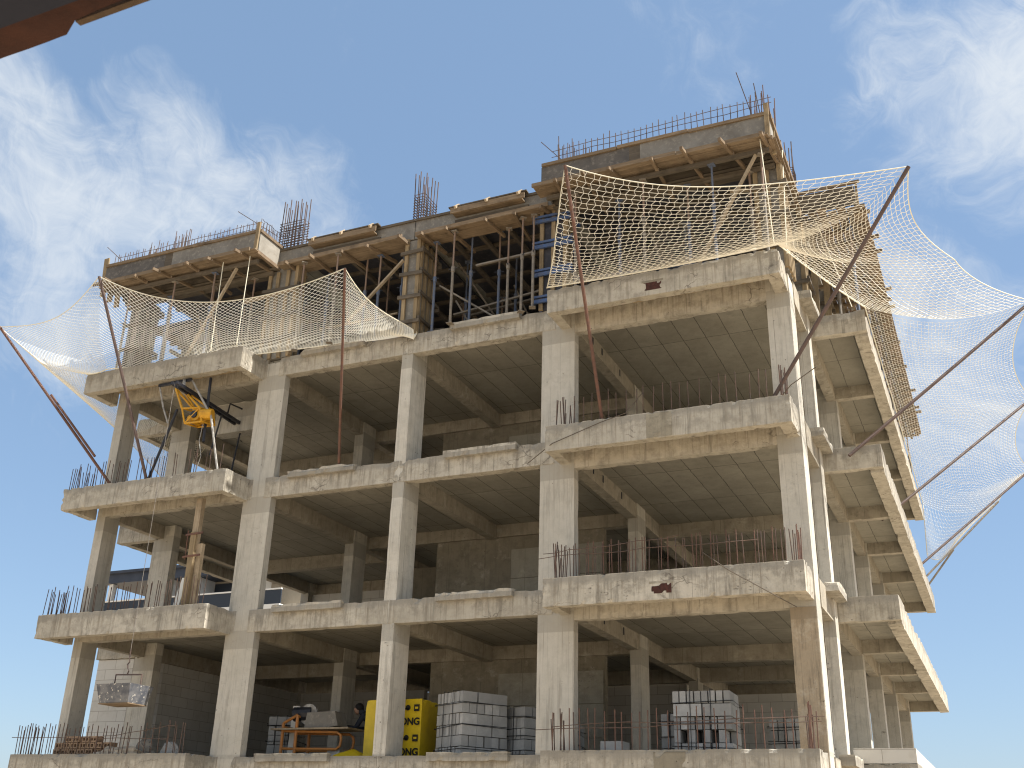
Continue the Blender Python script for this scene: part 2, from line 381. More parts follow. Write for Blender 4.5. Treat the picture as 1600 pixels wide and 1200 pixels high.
# dark plates on the back beams, painted as the shade inside holes
for z in (3,6,9):
    for y in (1.15, 1.75, 3.0):
        MB().box(.712,.7145,y,y+.07,z-.36,z-.2).build('hole_shade_plate', M['eavedark'], B)

# block walls standing on the floors
def wallthing(name, mb, label, cat='wall', m=None):
    return single(mb, name, m or M['bwall'], label, cat)
wallthing('block_wall', MB().box(-12.88,-11.73,2.10,2.3,.0,2.49), 'pale aerated block wall standing beside the set back end column on the lowest floor')
wallthing('block_wall', MB().box(-11.6,-11.47,2.9,9.0,.0,2.48), 'dark inner block wall closing the left side of the lowest floor')
wallthing('block_wall', MB().box(-11.4,-7.2,8.9,9.08,.0,2.48), 'dark block wall at the back of the lowest floor left bays')
wallthing('block_wall', MB().box(-11.42,-7.12,9.0,9.15,3.0,5.49), 'dark block wall at the back of the floor with the timber post')
wallthing('block_wall', MB().box(.8,4.75,9.55,9.7,.0,2.2), 'block wall far back behind the block pallets of the corner bay')
wallthing('block_wall', MB().box(-7.6,.3,9.5,9.7,.0,2.5), 'shadowed block wall behind the core of the lowest floor')
wallthing('block_parapet', MB().cbox(5.26,6.33,2.35,2.5,.012,.27,seg=.3,jit=.002,chip=.008).cbox(6.16,6.325,2.5,16.9,.012,.27,seg=.6,jit=.002,chip=.008), 'low pale block parapet along the lowest side balcony', 'parapet')

# ------------------------------------------------------------------ starter bars
bars = []
def bar(x, y, z, h, lean=.05, r=.009, m='rebar'):
    bars.append((Vector((x,y,z-.05)), Vector((x+rnd(-lean,lean)*h, y+rnd(-lean,lean)*h, z+h)), r, m))
for z, hh, n in ((0,.62,50), (3,.62,48), (6,.6,40)):
    for i in range(n):
        x = -11.9 + 4.6*(i+rnd(-.3,.3))/n
        if i < n*.33 or random.random() < .85: bar(x, -.78+rnd(-.04,.04), z, hh*rnd(.85,1.08), .045)
    for i in range(10): bar(-11.87+rnd(-.03,.06), -.7+.6*i/10, z, hh*rnd(.85,1.1), .06)
for z, hh, n in ((0,.68,27), (3,.64,28), (6,.62,24)):
    for i in range(n):
        x = .62 + 4.3*(i+rnd(-.2,.2))/n
        bar(x, -.70+rnd(-.03,.03), z, hh*rnd(.9,1.06), .03, .009, 'rebarr')
        if z == 3 and random.random() < .7: bar(x+.05, -.70, z, hh*rnd(.9,1.06), .03, .009, 'rebarr')
    for i in range(8): bar(.55+rnd(0,.4), -.7+rnd(-.05,.25), z, rnd(.35,.75), .09, .010)
    for i in range(10): bar(4.92+rnd(0,.14), -.72+.6*i/10, z, rnd(.5,.75), .06, .010, 'rebarr')
# above the top forms
for i in range(46): bar(-11.85+4.6*i/46, -.82, 12.03, .42*rnd(.85,1.12), .05, .008)
for i in range(46): 
    if i % 2: bar(-11.85+4.6*i/46, -.6, 12.03, .42*rnd(.85,1.12), .05, .008)
for i in range(14): bar(-7.22, -.8+.8*i/14, 12.03, .5*rnd(.8,1.1), .05, .008)
for i in range(16): bar(-11.65+.75*i/16, .0+rnd(0,.4), 12.0, rnd(.9,1.3), .03, .009)
for i in range(12): bar(-10.2+.5*i/12, -.45+rnd(-.1,.1), 12.0, rnd(.8,1.05), .03, .009, 'rebarr')
for i in range(32): bar(.7+4.4*i/32, -.74, 12.03, .62*rnd(.9,1.08), .03, .009)
for i in range(16): bar(.5+rnd(0,.72), -.72+rnd(0,.8), 12.0, rnd(.6,.95), .05, .010)
for i in range(12): bar(4.72+.42*(i%4)/3+rnd(-.02,.02), -.1+.55*(i//4)/2, 12.0, rnd(1.0,1.5), .04, .011, 'rebarr')
bars.append((Vector((4.9,-.5,12)), Vector((4.6,-.8,13.35)), .010, 'rebar')); bars.append((Vector((5.0,-.3,12)), Vector((4.88,-.45,13.25)), .010, 'rebar'))
bars.append((Vector((.9,-.7,12)), Vector((.25,-.85,12.75)), .009, 'rebar')); bars.append((Vector((-7.0,-.4,12.2)), Vector((-8.1,-.7,13.0)), .009, 'rebar'))
bars.append((Vector((-11.7,-.7,12.3)), Vector((-12.25,-.8,12.8)), .009, 'rebar'))
keep = sorted(range(len(bars)), key=lambda i: ((bars[i][0]+bars[i][1])/2 - Vector((7.85,-18.7,-1.47))).length / max(.2, (bars[i][1]-bars[i][0]).length))[:98]
ks = set(keep); rest = {'rebar': MB(), 'rebarr': MB()}
for i, (p, q, r, m) in enumerate(bars):
    if i in ks: MB().tube(p, q, r, 5).build('starter_bar', M[m], B)
    else: rest[m].tube(p, q, r, 5)
allrest = MB(); allrest.v = rest['rebar'].v[:]; allrest.f = rest['rebar'].f[:]
allrest.add(rest['rebarr'].v, rest['rebarr'].f)
tag(allrest.build('starter_bar', M['rebar'], B), kind='stuff')
# long bars tied across the starters
def wavy(p, q, n, a):
    p, q = Vector(p), Vector(q); return [p.lerp(q, i/n) + Vector((0, rnd(-a,a)*.5, rnd(-a,a))) for i in range(n+1)]
for p, q in (((-11.8,-.80,12.36),(-7.2,-.80,12.42)), ((-11.8,-.80,12.22),(-7.2,-.80,12.28)), ((.45,-.72,12.52),(5.25,-.72,12.6)), ((.45,-.72,12.38),(5.25,-.72,12.44)),
             ((.3,-.72,3.42),(4.4,-.74,3.45)), ((.4,-.73,3.5),(3.0,-.74,3.62)), ((.6,-.73,.42),(5.25,-.72,.52)), ((.3,-.73,.36),(5.2,-.72,.44)), ((-12.1,-.8,.36),(-7.8,-.82,.3)), ((-9.6,-.8,.34),(-7.6,-.85,.56)),
             ((-7.2,-.8,12.5),(-7.2,0,12.5))):
    MB().poly(wavy(p, q, 10, .02), .007, 5).build('tie_bar', M['rebar'], B)
# column cages above the top slab
def cage(x0, x1, y0, y1, z, h, hs, nx, ny, ns, r=.013):
    c = MB(); pts = [(x0+(x1-x0)*i/(nx-1), y) for i in range(nx) for y in (y0, y1)] + [(x, y0+(y1-y0)*j/(ny-1)) for j in range(1, ny-1) for x in (x0, x1)]
    first = None
    for x, y in pts:
        mb = MB().tube((x,y,z-.2), (x+rnd(-.03,.03),y+rnd(-.03,.03),z+h*rnd(.9,1.06)), r, 5)
        if first is None: first = mb.build('rebar_cage', M['rebar'], B)
        else: mb.build('upright_bar', M['rebar'], first)
    for k in range(ns):
        zz = z + .02 + hs*k/(ns-1); d = rnd(-.015,.015)
        MB().poly([(x0-.02,y0-.02,zz),(x1+.02,y0-.02,zz+d),(x1+.02,y1+.02,zz),(x0-.02,y1+.02,zz+d),(x0-.02,y0-.02,zz)], .011, 4).build('stirrup', M['rebar'], first)
cage(-7.27,-6.58,.03,.22,12.0,1.5,.82,7,2,12)
cage(-3.38,-3.14,.03,.62,12.0,1.5,.75,3,5,11)
cage(5.0,5.2,1.9,2.2,12.35,.95,.2,3,2,5)

# ------------------------------------------------------------------ top storey formwork
def planks(parent, name, m, x0, x1, y0, y1, z0, z1, axis, w, gap=.008, jl=.06):
    """separate boards side by side"""
    a, b = (y0, y1) if axis == 0 else (x0, x1); k = max(1, round((b-a)/w)); s = (b-a)/k
    for i in range(k):
        u0 = a + i*s; u1 = u0 + s - gap; dz = rnd(-.006,.006)
        if axis == 0: MB().box(x0+rnd(-jl,jl), x1+rnd(-jl,jl), u0, u1, z0+dz, z1+dz).build(name, m, parent)
        else: MB().box(u0, u1, y0+rnd(-jl,jl), y1+rnd(-jl,jl), z0+dz, z1+dz).build(name, m, parent)
def balcony_form(x0, x1, yf, label, endpos, mats, njo):
    t = thing('balcony_formwork', label, 'formwork', ((x0+x1)/2, yf/2, 11.2))
    xm = x0 + (x1-x0)*.43
    MB().cbox(x0, xm-.12, yf-.035, yf, 11.53, 12.06, seg=.4, jit=.003, chip=0).build('side_panel', mats[0], t)
    MB().cbox(xm-.12, xm+.12, yf-.03, yf, 11.53, 12.05, seg=.4, jit=.003, chip=0).build('side_panel', M['wold'], t)
    MB().cbox(xm+.12, x1, yf-.035, yf, 11.53, 12.06, seg=.4, jit=.003, chip=0).build('side_panel', mats[1], t)
    xc = x0
    while xc < x1-.1:
        xn = min(x1, xc+rnd(1.4,2.2)); dz = rnd(-.012,.012)
        MB().box(xc, xn-.01, yf-.075, yf+.02, 12.05+dz, 12.125+dz).build('top_batten', M['wx'], t); xc = xn
    # end panels
    MB().cbox(x1-.005, x1+.03, yf, .0, 11.53, 12.06, seg=.4, jit=.003, chip=0).build('end_panel', mats[2], t)
    MB().box(x1-.02, x1+.06, yf-.02, .02, 12.06, 12.14).build('top_batten', M['wy'], t)
    MB().box(x1-.02, x1+.07, yf-.05, .05, 11.44, 11.53).build('end_batten', M['wy'], t)
    MB().bar((x1-.02,yf-.06,11.5), (x1-.01,yf-.05,12.32), .09, .05).build('end_post', M['wz'], t)
    MB().box(x0-.03, x0+.005, yf, .0, 11.53, 12.06).build('end_panel', mats[0], t)
    # boards underneath, joists, stringers
    planks(t, 'deck_board', M['wx'], x0-.12, x1+.05, yf-.20, yf+.27, 11.47, 11.50, 0, .16)
    planks(t, 'deck_board', M['wold'], x0-.02, x1+.02, -.22, .28, 11.43, 11.46, 0, .17)
    MB().box(x0, x1, yf+.27, -.2, 11.76, 11.79).build('recess_panel', M['plyb'], t)
    MB().box(x0, x1, yf+.25, yf+.27, 11.48, 11.77).build('recess_panel', M['wold'], t)
    MB().box(x0, x1, -.22, -.2, 11.44, 11.77).build('recess_panel', M['wold'], t)
    xc = x0 - .15
    while xc < x1-.2:
        xn = min(x1+.1, xc+rnd(1.3,2.0)); dz = rnd(-.012,.012)
        MB().box(xc, xn-.015, yf-.25, yf-.215, 11.43+dz, 11.52+dz).build('edge_board', M['wx'], t); xc = xn
    for i in range(njo):
        x = x0 + .3 + (x1-x0-.5)*i/(njo-1)
        MB().bar((x+rnd(-.18,.18), yf-.30-rnd(0,.16), 11.43), (x+rnd(-.05,.35), .1+rnd(-.3,.5), 11.42), .065, .07).build('joist', M['wy'], t)
    for y in (yf+.15, -.12):
        MB().bar((x0+.05,y,11.345), (x1-.05,y,11.345), .08, .09).build('stringer', M['wold'], t)
    return t
bl = balcony_form(-11.97,-7.15,-.90, 'timber and dark plywood form of the smaller roof balcony beside the two tall rebar cages', 1, (M['ply'],M['plyg'],M['plyl']), 6)
for i in range(3):
    MB().bar((-12.02-.05*i,-.85+.3*i,11.25), (-12.06-.04*i,-.9+.3*i,12.25+rnd(0,.25)), .16, .035).build('end_board', M['wz'], bl)
br = balcony_form(.3,5.17,-.85, 'timber and dark plywood form of the highest corner balcony above the long net', 1, (M['ply'],M['plyg'],M['plyl']), 7)
planks(br, 'return_board', M['wy'], 5.1, 5.3, -.9, 2.4, 11.47, 11.5, 1, .13)
for y in (-.5,.3,1.1,1.9): MB().bar((5.19,y,11.35),(5.19,y+.05,12.25), .07, .05).build('end_post', M['wz'], br)
MB().cbox(5.16,5.195,.0,2.35,11.55,12.05, seg=.4, jit=.003, chip=0).build('end_panel', M['plyl'], br)
MB().bar((5.22,-.9,12.0),(5.22,2.3,12.05), .05,.09).build('top_batten', M['wy'], br)
# front beam forms between the columns
def beam_form(x0, x1, l0, l1, label, seed):
    random.seed(seed)
    t = thing('beam_formwork', label, 'formwork', ((x0+x1)/2, -.1, 11.3))
    MB().cbox(x0, x1, -.05, -.015, 11.5, 12.0, seg=.5, jit=.004, chip=0).build('side_panel', M['plyg'], t)
    MB().box(x0, x1, -.09, -.0, 11.97, 12.03).build('top_batten', M['wold'], t)
    # box that forms the sill
    MB().box(l0, l1, -.24, -.06, 11.82, 11.85).build('sill_board', M['wx'], t)
    MB().box(l0-.05, l1+.06, -.27, -.24, 11.83, 11.97).build('sill_board', M['wx'], t)
    MB().bar((l0-.1,-.2,12.0),(l1+.1,-.17,12.03), .14, .03).build('sill_board', M['wold'], t)
    MB().box(l0, l1+.1, -.10, -.055, 11.62, 11.74).build('sill_batten', M['wold'], t)
    for x in (l0+.1, (l0+l1)/2, l1-.08):
        MB().bar((x,-.33,11.93),(x+rnd(-.05,.05),-.16,12.085), .05, .07).build('cleat', M['wpost'], t)
    # boards underneath
    planks(t, 'deck_board', M['wx'], x0+.1, x1-.1, -.26, .3, 11.44, 11.47, 0, .19)
    MB().bar((x0+.15,-.29,11.45),(x1-.2,-.28,11.50), .045, .10).build('edge_board', M['wx'], t)
    n = 5
    for i in range(n):
        x = x0+.35+(x1-x0-.6)*i/(n-1)
        MB().bar((x+rnd(-.15,.15),-.36-rnd(0,.14),11.40),(x+rnd(-.05,.3),.35+rnd(0,.5),11.37), .06,.075).build('joist', M['wy'], t)
    return t
beam_form(-7.12,-3.29,-6.1,-4.3,'board form of the roof beam between the two tall rebar cages', 3)
beam_form(-3.27,.40,-2.2,-.45,'board form of the roof beam beside the blue clamped column form', 5)
random.seed(11)
# roof slab forms over each bay
def slab_form(x0, x1, y0, y1, label, nj, ns):
    t = thing('slab_formwork', label, 'formwork', ((x0+x1)/2, (y0+y1)/2, 11.4))
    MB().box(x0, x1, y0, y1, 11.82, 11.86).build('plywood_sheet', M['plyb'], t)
    for i in range(nj):
        y = y0+.2+(y1-y0-.4)*i/(nj-1)
        MB().bar((x0,y,11.77+rnd(-.02,.02)),(x1,y+rnd(-.1,.1),11.77), .09,.08).build('joist', M['wold'], t)
    for i in range(ns):
        x = x0+.5+(x1-x0-1.0)*i/(ns-1)
        MB().bar((x,y0,11.67),(x+rnd(-.1,.1),y1,11.67), .08,.11).build('stringer', M['wold'], t)
    return t
slab_form(-11.5,-7.3,.15,9,'dark roof slab form over the bay behind the smaller balcony form',10,4)
slab_form(-13.1,-11.55,2.0,9,'dark roof slab form overhanging the open end above the small net',10,2)
slab_form(-6.6,-3.4,.35,9,'dark roof slab form over the bay between the rebar cages',12,4)
slab_form(-3.1,.1,.35,9,'dark roof slab form with pale joists over the bay of many props',12,4)
slab_form(.5,5.0,.1,17,'dark roof slab form over the corner bay behind the long net',20,5)
MB_roof = MB().cbox(-11.5,5.1,.06,16.9,11.9,11.98, seg=2, jit=.004, chip=0).build('roof_slab', M['soffit'], B)
# side balcony form
t = thing('balcony_formwork', 'long brown board form of the side roof balcony behind the net', 'formwork', (5.8, 9, 11.3))
MB().cbox(5.2,6.4,2.27,2.31,11.55,12.05, seg=.4, jit=.004, chip=0).build('side_panel', M['wold'], t)
MB().bar((5.15,2.24,12.08),(6.55,2.24,12.1), .06,.06).build('top_batten', M['wx'], t)
MB().box(6.38,6.42,2.3,17.1,11.55,12.05).build('side_panel', M['wold'], t)
planks(t, 'deck_board', M['wy'], 5.2,6.62,2.15,17.1,11.46,11.49, 1, .2, .01, .1)
for i in range(24):
    y = 2.3+14.6*i/23; MB().bar((4.9,y+rnd(-.2,.2),11.40),(6.55+rnd(-.12,.25),y+rnd(-.2,.2),11.40), .07,.07).build('joist', M['wx'], t)
for x in (5.5,6.3): MB().bar((x,2.2,11.31),(x,17,11.31), .08,.09).build('stringer', M['wold'], t)
for i in range(10):
    y = 2.4+14.4*i/9; MB().bar((6.46,y,11.35),(6.46,y,12.15), .05,.08).build('edge_post', M['wz'], t)

# column forms
def column_form(x0, x1, y0, y1, label, clampm, hs, blue, right, um=None):
    um = um or M['wz']
    t = thing('column_formwork', label, 'formwork', ((x0+x1)/2, (y0+y1)/2, 9.0), 'column forms on the top floor')
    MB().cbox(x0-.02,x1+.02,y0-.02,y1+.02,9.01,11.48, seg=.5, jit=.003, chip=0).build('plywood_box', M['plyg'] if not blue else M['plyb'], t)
    n = max(2, round((x1-x0)/.24)+1)
    for i in range(n):
        x = x0-.02+(x1-x0+.04)*i/(n-1); MB().bar((x,y0-.06,9.0),(x+rnd(-.02,.02),y0-.06,11.45+rnd(-.1,.25)), .09,.05, (0,1,0)).build('upright_board', um, t)
    m = max(2, round((y1-y0)/.2)+1)
    for j in range(m):
        y = y0+(y1-y0)*j/(m-1)
        for xx in ((x1+.05),(x0-.05)) if not right else ((x1+.05),):
            MB().bar((xx,y,9.0),(xx,y,11.45), .09,.05, (1,0,0)).build('upright_board', um, t)
    for h in hs:
        e = .22 if blue else .16
        MB().bar((x0-e,y0-.115,9+h),(x1+e,y0-.115,9+h+rnd(-.03,.05)), .05,.085).build('clamp', clampm, t)
        MB().bar((x0-e,y1+.115,9+h),(x1+e,y1+.115,9+h), .05,.085).build('clamp', clampm, t)
        MB().bar((x1+.115,y0-e*.6,9+h+.09),(x1+.115,y1+e,9+h+.09), .05,.07).build('clamp', clampm, t)
        if blue: MB().bar((x0-e,y0-.125,9+h+.1),(x1+e,y0-.125,9+h+.1), .045,.05).build('clamp', clampm, t)
    return t
column_form(-7.31,-6.55,0,.2,'column form of upright boards under the wide rebar cage', M['wold'], (.5,1.1,1.85), 0, 0)
column_form(-3.41,-3.13,0,.66,'tall board column form under the narrow rebar cage', M['wold'], (.3,.95,1.55,2.1), 0, 1)
column_form(0,.5,0,.24,'column form with blue steel clamps beside the long net', M['clamp'], (.2,.85,1.55,2.2), 1, 1)
column_form(4.72,5.17,0,.55,'corner column form behind the long net', M['wold'], (.5,1.2,1.9), 0, 0)
column_form(-11.65,-11.39,0,.47,'end column form of dark boards behind the small net', M['wold'], (.4,1.0,1.7,2.2), 0, 0, M['ply'])
column_form(-11.72,-11.08,2.1,2.36,'dark column form set back behind the end column form', M['wold'], (.5,1.3,2.0), 0, 0, M['ply'])
column_form(-11.72,-11.45,5.6,6.1,'dark column form deep behind the small net', M['wold'], (.5,1.3,2.0), 0, 0, M['ply'])
pn = thing('added_form_panel', 'added dark panels with boards sticking out filling the open end behind the small net', 'form panel', (-11.95,4.3,9.0))  # added dark sheets standing in for the darkness inside the open end
for i in range(4):
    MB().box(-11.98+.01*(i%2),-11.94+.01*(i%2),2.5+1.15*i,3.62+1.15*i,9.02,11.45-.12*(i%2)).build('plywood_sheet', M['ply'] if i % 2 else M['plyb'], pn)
for z in (9.35,9.85,10.35,10.9):
    MB().bar((-12.04,1.7+rnd(-.3,.3),z),(-12.04,7.2,z+rnd(-.08,.08)), .07,.09).build('waler', M['wold'], pn)
    MB().bar((-12.6+rnd(-.15,.15),2.6,z+.1),(-11.6,2.65,z+.12), .06,.08).build('outrigger', M['wold'], pn)
st_ = thing('added_plywood_stack', 'added dark plywood sheets filling the bay behind the small net', 'plywood stack', (-10.3,3.2,9.0))  # added sheets, their dark colour stands in for shade deep in the bay
for i in range(6):
    MB().bar((-11.05+.05*i,3.0+.05*i,9.0),(-11.0+.05*i,3.3+.05*i,11.2-.25*(i%3)), 2.0-.2*(i%2), .02, (1,0,0)).build('plywood_sheet', M['ply'] if i % 2 else M['plyb'], st_)
column_form(4.98,5.22,1.85,2.25,'slim column form just behind the corner column form', M['wold'], (.6,1.4,2.1), 0, 0)
column_form(4.77,5.2,5.9,6.25,'column form midway along the netted side of the top floor', M['wold'], (.6,1.4,2.1), 0, 0)
column_form(4.9,5.23,9.15,9.5,'column form far along the netted side of the top floor', M['wold'], (.6,1.4,2.1), 0, 0)

# steel props: one built, the rest copied
def make_prop(m, mi, group):
    t = thing('steel_prop', None, 'prop', (0,0,9), group)
    MB().tube((0,0,9.01),(0,0,10.35), .032, 8).build('outer_tube', m, t)
    MB().tube((0,0,10.3),(0,0,11.30), .022, 8).build('inner_tube', mi, t)
    c = MB().tube((0,0,10.27),(0,0,10.40), .045, 8).build('collar', m, t)
    MB().tube((-.11,0,10.36),(.11,0,10.36), .012, 5).build('pin', M['black'], c)
    MB().box(-.07,.07,-.07,.07,9.0,9.012).build('foot_plate', m, t); MB().box(-.07,.07,-.07,.07,11.29,11.305).build('head_plate', m, t)
    return t
protos = {}
PG = 'steel props carrying the roof forms'
used = set()
def prop(x, y, label, k='a', top=11.30):
    if k not in protos: protos[k] = make_prop(*{'a':(M['prop'],M['propr']),'b':(M['propb'],M['propr']),'c':(M['propb'],M['propb'])}[k], PG)
    o = protos[k]
    if k in used: o = dup(o, (x,y,9.0), rnd(0,6))
    else: o.location = (x,y,9.0); used.add(k)
    o['label'] = label; o.scale = (1,1,(top-9)/2.305)
    return o
# bay with many props (coordinates read off the photo: x along the front, y into the building)
for i, (x, k, y, tp) in enumerate(((-2.72,'b',.05,11.33),(-2.13,'a',-.2,11.36),(-1.95,'c',.35,11.6),(-1.33,'b',.55,11.6),(-.90,'a',.1,11.33),(-.45,'a',-.15,11.36),(-.02-.12,'a',-.25,11.3))):
    prop(x, y, 'steel prop in the open bay beside the blue clamps, %s along the front' % ORDW[i], k, tp)
for i, (x, k, y, tp) in enumerate(((-6.2,'a',-.25,11.36),(-5.9,'c',.4,11.6),(-5.2,'a',-.3,11.36),(-4.75,'b',.3,11.6),(-4.25,'b',.1,11.33),(-3.8,'c',.4,11.6))):
    prop(x, y, 'steel prop in the bay between the rebar cages, %s along the front' % ORDW[i], k, tp)
for i, (x, k) in enumerate(((-11.2,'a'),(-10.4,'c'),(-9.75,'a'),(-9.0,'a'),(-8.5,'b'),(-7.75,'a'))):
    prop(x, -.72 if i % 2 == 0 else -.12, 'steel prop under the smaller balcony form, %s from its outer end' % ORDW[i], k, 11.29)
for i, (x, k) in enumerate(((1.0,'a'),(1.8,'c'),(2.5,'a'),(3.3,'b'),(3.95,'c'),(4.6,'a'),(4.95,'a'))):
    prop(x, -.68 if i % 2 == 0 else -.15, 'steel prop under the corner balcony form, %s from the blue clamps' % ORDW[i], k, 11.29)
for r_ in range(3):
    yy = 1.7 + 1.7*r_
    for bi, (bx0, bx1, bn) in enumerate(((-10.9,-7.8,'bay behind the smaller balcony form'),(-6.1,-3.8,'bay between the rebar cages'),(-2.7,-.4,'bay beside the blue clamps'),(1.1,4.3,'bay behind the long net'))):
        for i in range(3):
            prop(bx0+(bx1-bx0)*i/2+rnd(-.15,.15), yy+rnd(-.2,.2), 'shadowed steel prop in the %s, %s row back, %s along' % (bn, ORDW[r_+1], ORDW[i]), random.choice('abc'), 11.61)
for i in range(11):
    prop(6.2-.5*(i % 2), 2.75+1.32*i, 'steel prop under the side balcony form, %s from the front corner' % ORDW[i], random.choice('ab'), 11.26)
# loose braces
def brace(p, q, label, w=.07, m='wpost'): single(MB().bar(p, q, w, w*.7), 'brace', M[m], label, 'brace', 'timber braces of the top floor forms')
brace((-9.0,-.75,9.05),(-7.85,-.72,11.3),'slanting timber brace under the smaller balcony form')
brace((-4.9,-.1,9.6),(-3.5,-.1,10.95),'slanting timber brace leaning on the narrow caged column form')
brace((3.6,-.7,9.05),(4.85,-.68,11.3),'slanting pale brace under the corner balcony form')
brace((-2.75,.35,10.35),(-1.0,.6,9.1),'slanting tube crossing the bay beside the blue clamps', .05, 'prop')
brace((-9.6,.5,11.2),(-9.0,.6,9.3),'slanting brace deep under the smaller balcony form')
brace((-1.75,.2,10.6),(-.3,.22,10.66),'level rail tied across the props beside the blue clamps', .06, 'prop')
brace((-7.9,-.2,10.62),(-6.4,-.2,10.72),'level double rail tied across the wide caged column form', .08, 'wpost')
brace((4.2,-.2,10.9),(5.2,.3,11.05),'level rail behind the top edge of the long net', .07, 'wpost')
brace((-2.6,.9,10.2),(-2.0,1.2,9.05),'short brace leaning in the shadow beside the narrow caged column form', .05, 'prop')
for bi, (bx0, bx1, bn) in enumerate(((-11.2,-7.6,'bay behind the smaller balcony form'),(-6.4,-3.6,'bay between the rebar cages'),(-3.0,-.2,'bay beside the blue clamps'),(.8,4.6,'bay behind the long net'))):
    for r_ in range(3):
        yy = .9+1.5*r_; zz = 10.0+.35*r_+rnd(-.2,.3)
        brace((bx0+rnd(0,.4),yy,zz),(bx1-rnd(0,.6),yy+rnd(-.2,.3),zz+rnd(-.15,.25)), 'level rail tied across the shaded %s, %s from the front' % (bn, ORDW[r_]), .055, random.choice(['prop','propb','wpost']))
        brace((bx0+rnd(.2,1.6),yy+.3,11.4),(bx0+rnd(1.6,2.6),yy+.5,9.1), 'slanting brace in the shaded %s, %s from the front' % (bn, ORDW[r_]), .06, random.choice(['prop','wpost','wold']))
# upright scrap boards behind the side net
for i in range(7):
    y = 2.5+2.0*i
    single(MB().bar((5.35,y,9.0),(5.4,y+.1,11.4), .14,.03,(0,1,0)), 'upright_plank', M['wz'], 'upright plank behind the side net, %s from the front corner' % ORDW[i], 'plank', 'planks propped behind the side net')

# ------------------------------------------------------------------ net poles and nets
def pole(p, q, label, r=.034, m='rust2', r2=None):
    single(MB().tube(p, q, r, 9), 'net_pole', M[m], label, 'pole', 'poles holding out the safety nets')
def L(a, b, t): return Vector(a).lerp(Vector(b), t)
P_FL = Vector((1.51,-2.6,10.67)); P_C = Vector((7.645,-1.5,9.77)); P_2 = Vector((9.60,4.0,9.42)); P_3 = Vector((9.62,9.75,9.42)); P_4 = Vector((9.62,15.95,9.48)); P_5 = Vector((8.6,16.8,8.8))
pole((1.55,-.62,6.0), P_FL, 'reddish brown pole leaning out from the front of the corner balcony', m='rust')
pole((4.75,-.55,6.0), P_C, 'thick dark brown pole rising from the building corner across the net', .037)
pole((5.75,2.1,5.75), P_2, 'dark pole rising from the front end of the side balcony, second after the corner pole', .034)
pole((5.85,6.9,5.75), P_3, 'dark pole sticking out midway along the side balcony', .034)
pole((5.9,12.9,5.75), P_4, 'dark pole sticking out near the far end of the side balcony', .034)
pole((6.0,15.3,6.0), P_5, 'thin greyish pole ending in view at the far end of the side net', .03, 'prop')
pole((6.1,16.6,6.1), (7.1,16.9,7.4), 'short stub pole beneath the farthest side pole', .03, 'prop')
Q1 = Vector((-14.08,-2.0,10.2)); Q2 = Vector((-10.42,-2.5,10.66)); Q3 = Vector((-3.93,-1.8,9.92)); Q4 = Vector((-13.6,4.0,8.0))
pole((-10.65,-.7,6.0), Q1, 'reddish pole slanting out past the end column', .034, 'rust')
pole((-9.55,-.75,6.0), Q2, 'dark brown pole in front of the end column holding the small net', .036)
pole((-4.80,-.02,6.0), Q3, 'orange brown pole standing in the bay below the small net tip', .03, 'rust')
pole((-11.9,2.4,6.0), Q4, 'pole behind the end column holding the rear of the small net', .03)
single(MB().tube((-11.05,-1.0,6.7),(-12.4,-1.45,8.3), .03, 8), 'net_pole', M['rust'], 'short pole lashed alongside the slanting end pole', 'pole', 'poles holding out the safety nets')

def net(name, label, stations, cell, nv, bulge, seed, r=.0046, diamond=False, ends=(True,True)):
    """stations: (inner point, outer point, sag between this and the next one)"""
    t = thing(name, label, 'safety net', tuple(stations[0][0]))
    inner = []; outer = []
    for k in range(len(stations)-1):
        a0, b0, sg = stations[k]; a1, b1, _ = stations[k+1]; a0, b0, a1, b1 = map(Vector, (a0,b0,a1,b1))
        n = max(2, round(max((b1-b0).length, (a1-a0).length)/cell))
        for i in range(n + (k == len(stations)-2)):
            u = i/n; s = 4*u*(1-u)
            pi = a0.lerp(a1, u); pi.z -= .05*s*(1 if (a1-a0).length > .5 else 0)
            po = b0.lerp(b1, u); po = po.lerp(pi, sg*s); po.z -= sg*.5*s
            inner.append(pi); outer.append(po)
    N = len(inner)
    def P(i, j):
        v = j/nv; k = min(int(i), N-2); f = i-k
        p = inner[k].lerp(inner[k+1], f).lerp(outer[k].lerp(outer[k+1], f), v); w = 4*v*(1-v)
        p.z -= bulge*w*(1 + .5*noise.noise(Vector((i*cell*.45, 1.7, seed))))
        p += noise.noise_vector(Vector((i*cell*.5, v*1.3, seed)))*.12*w
        p += noise.noise_vector(Vector((i*cell*2.2, v*5, seed)))*.012*min(1, w*2)
        return p
    mb = MB()
    if diamond:
        G = [[P(i, j) for j in range(nv+1)] for i in range(N)]
        for st in range(-nv, N, 2):
            for sgn in (1, -1):
                pts = [G[st+k][k if sgn > 0 else nv-k] for k in range(nv+1) if 0 <= st+k < N]
                if len(pts) > 1: mb.poly(pts, r, 3)
    else:
        for i in range(N):
            mb.poly([P(max(0, min(N-1, i + (.2 if (i+j) % 2 else -.2)*(0 < j < nv))), j) for j in range(nv+1)], r, 3)
        for j in range(1, nv):
            mb.poly([P(max(0, min(N-1, i + (.2 if (i+j) % 2 else -.2))), j) for i in range(N)], r, 3)
    mb.build('net_mesh', M['net'], t)
    rope = lambda pts, rr: MB().poly(pts, rr, 5).build('border_rope', M['rope'], t)
    rope([P(i, nv) for i in range(N)], .011); rope([P(i, 0) + Vector((0,-.01,.01)) for i in range(N)], .014)
    if ends[0]: rope([P(0, j) for j in range(nv+1)], .009)
    if ends[1]: rope([P(N-1, j) for j in range(nv+1)], .009)
    return t
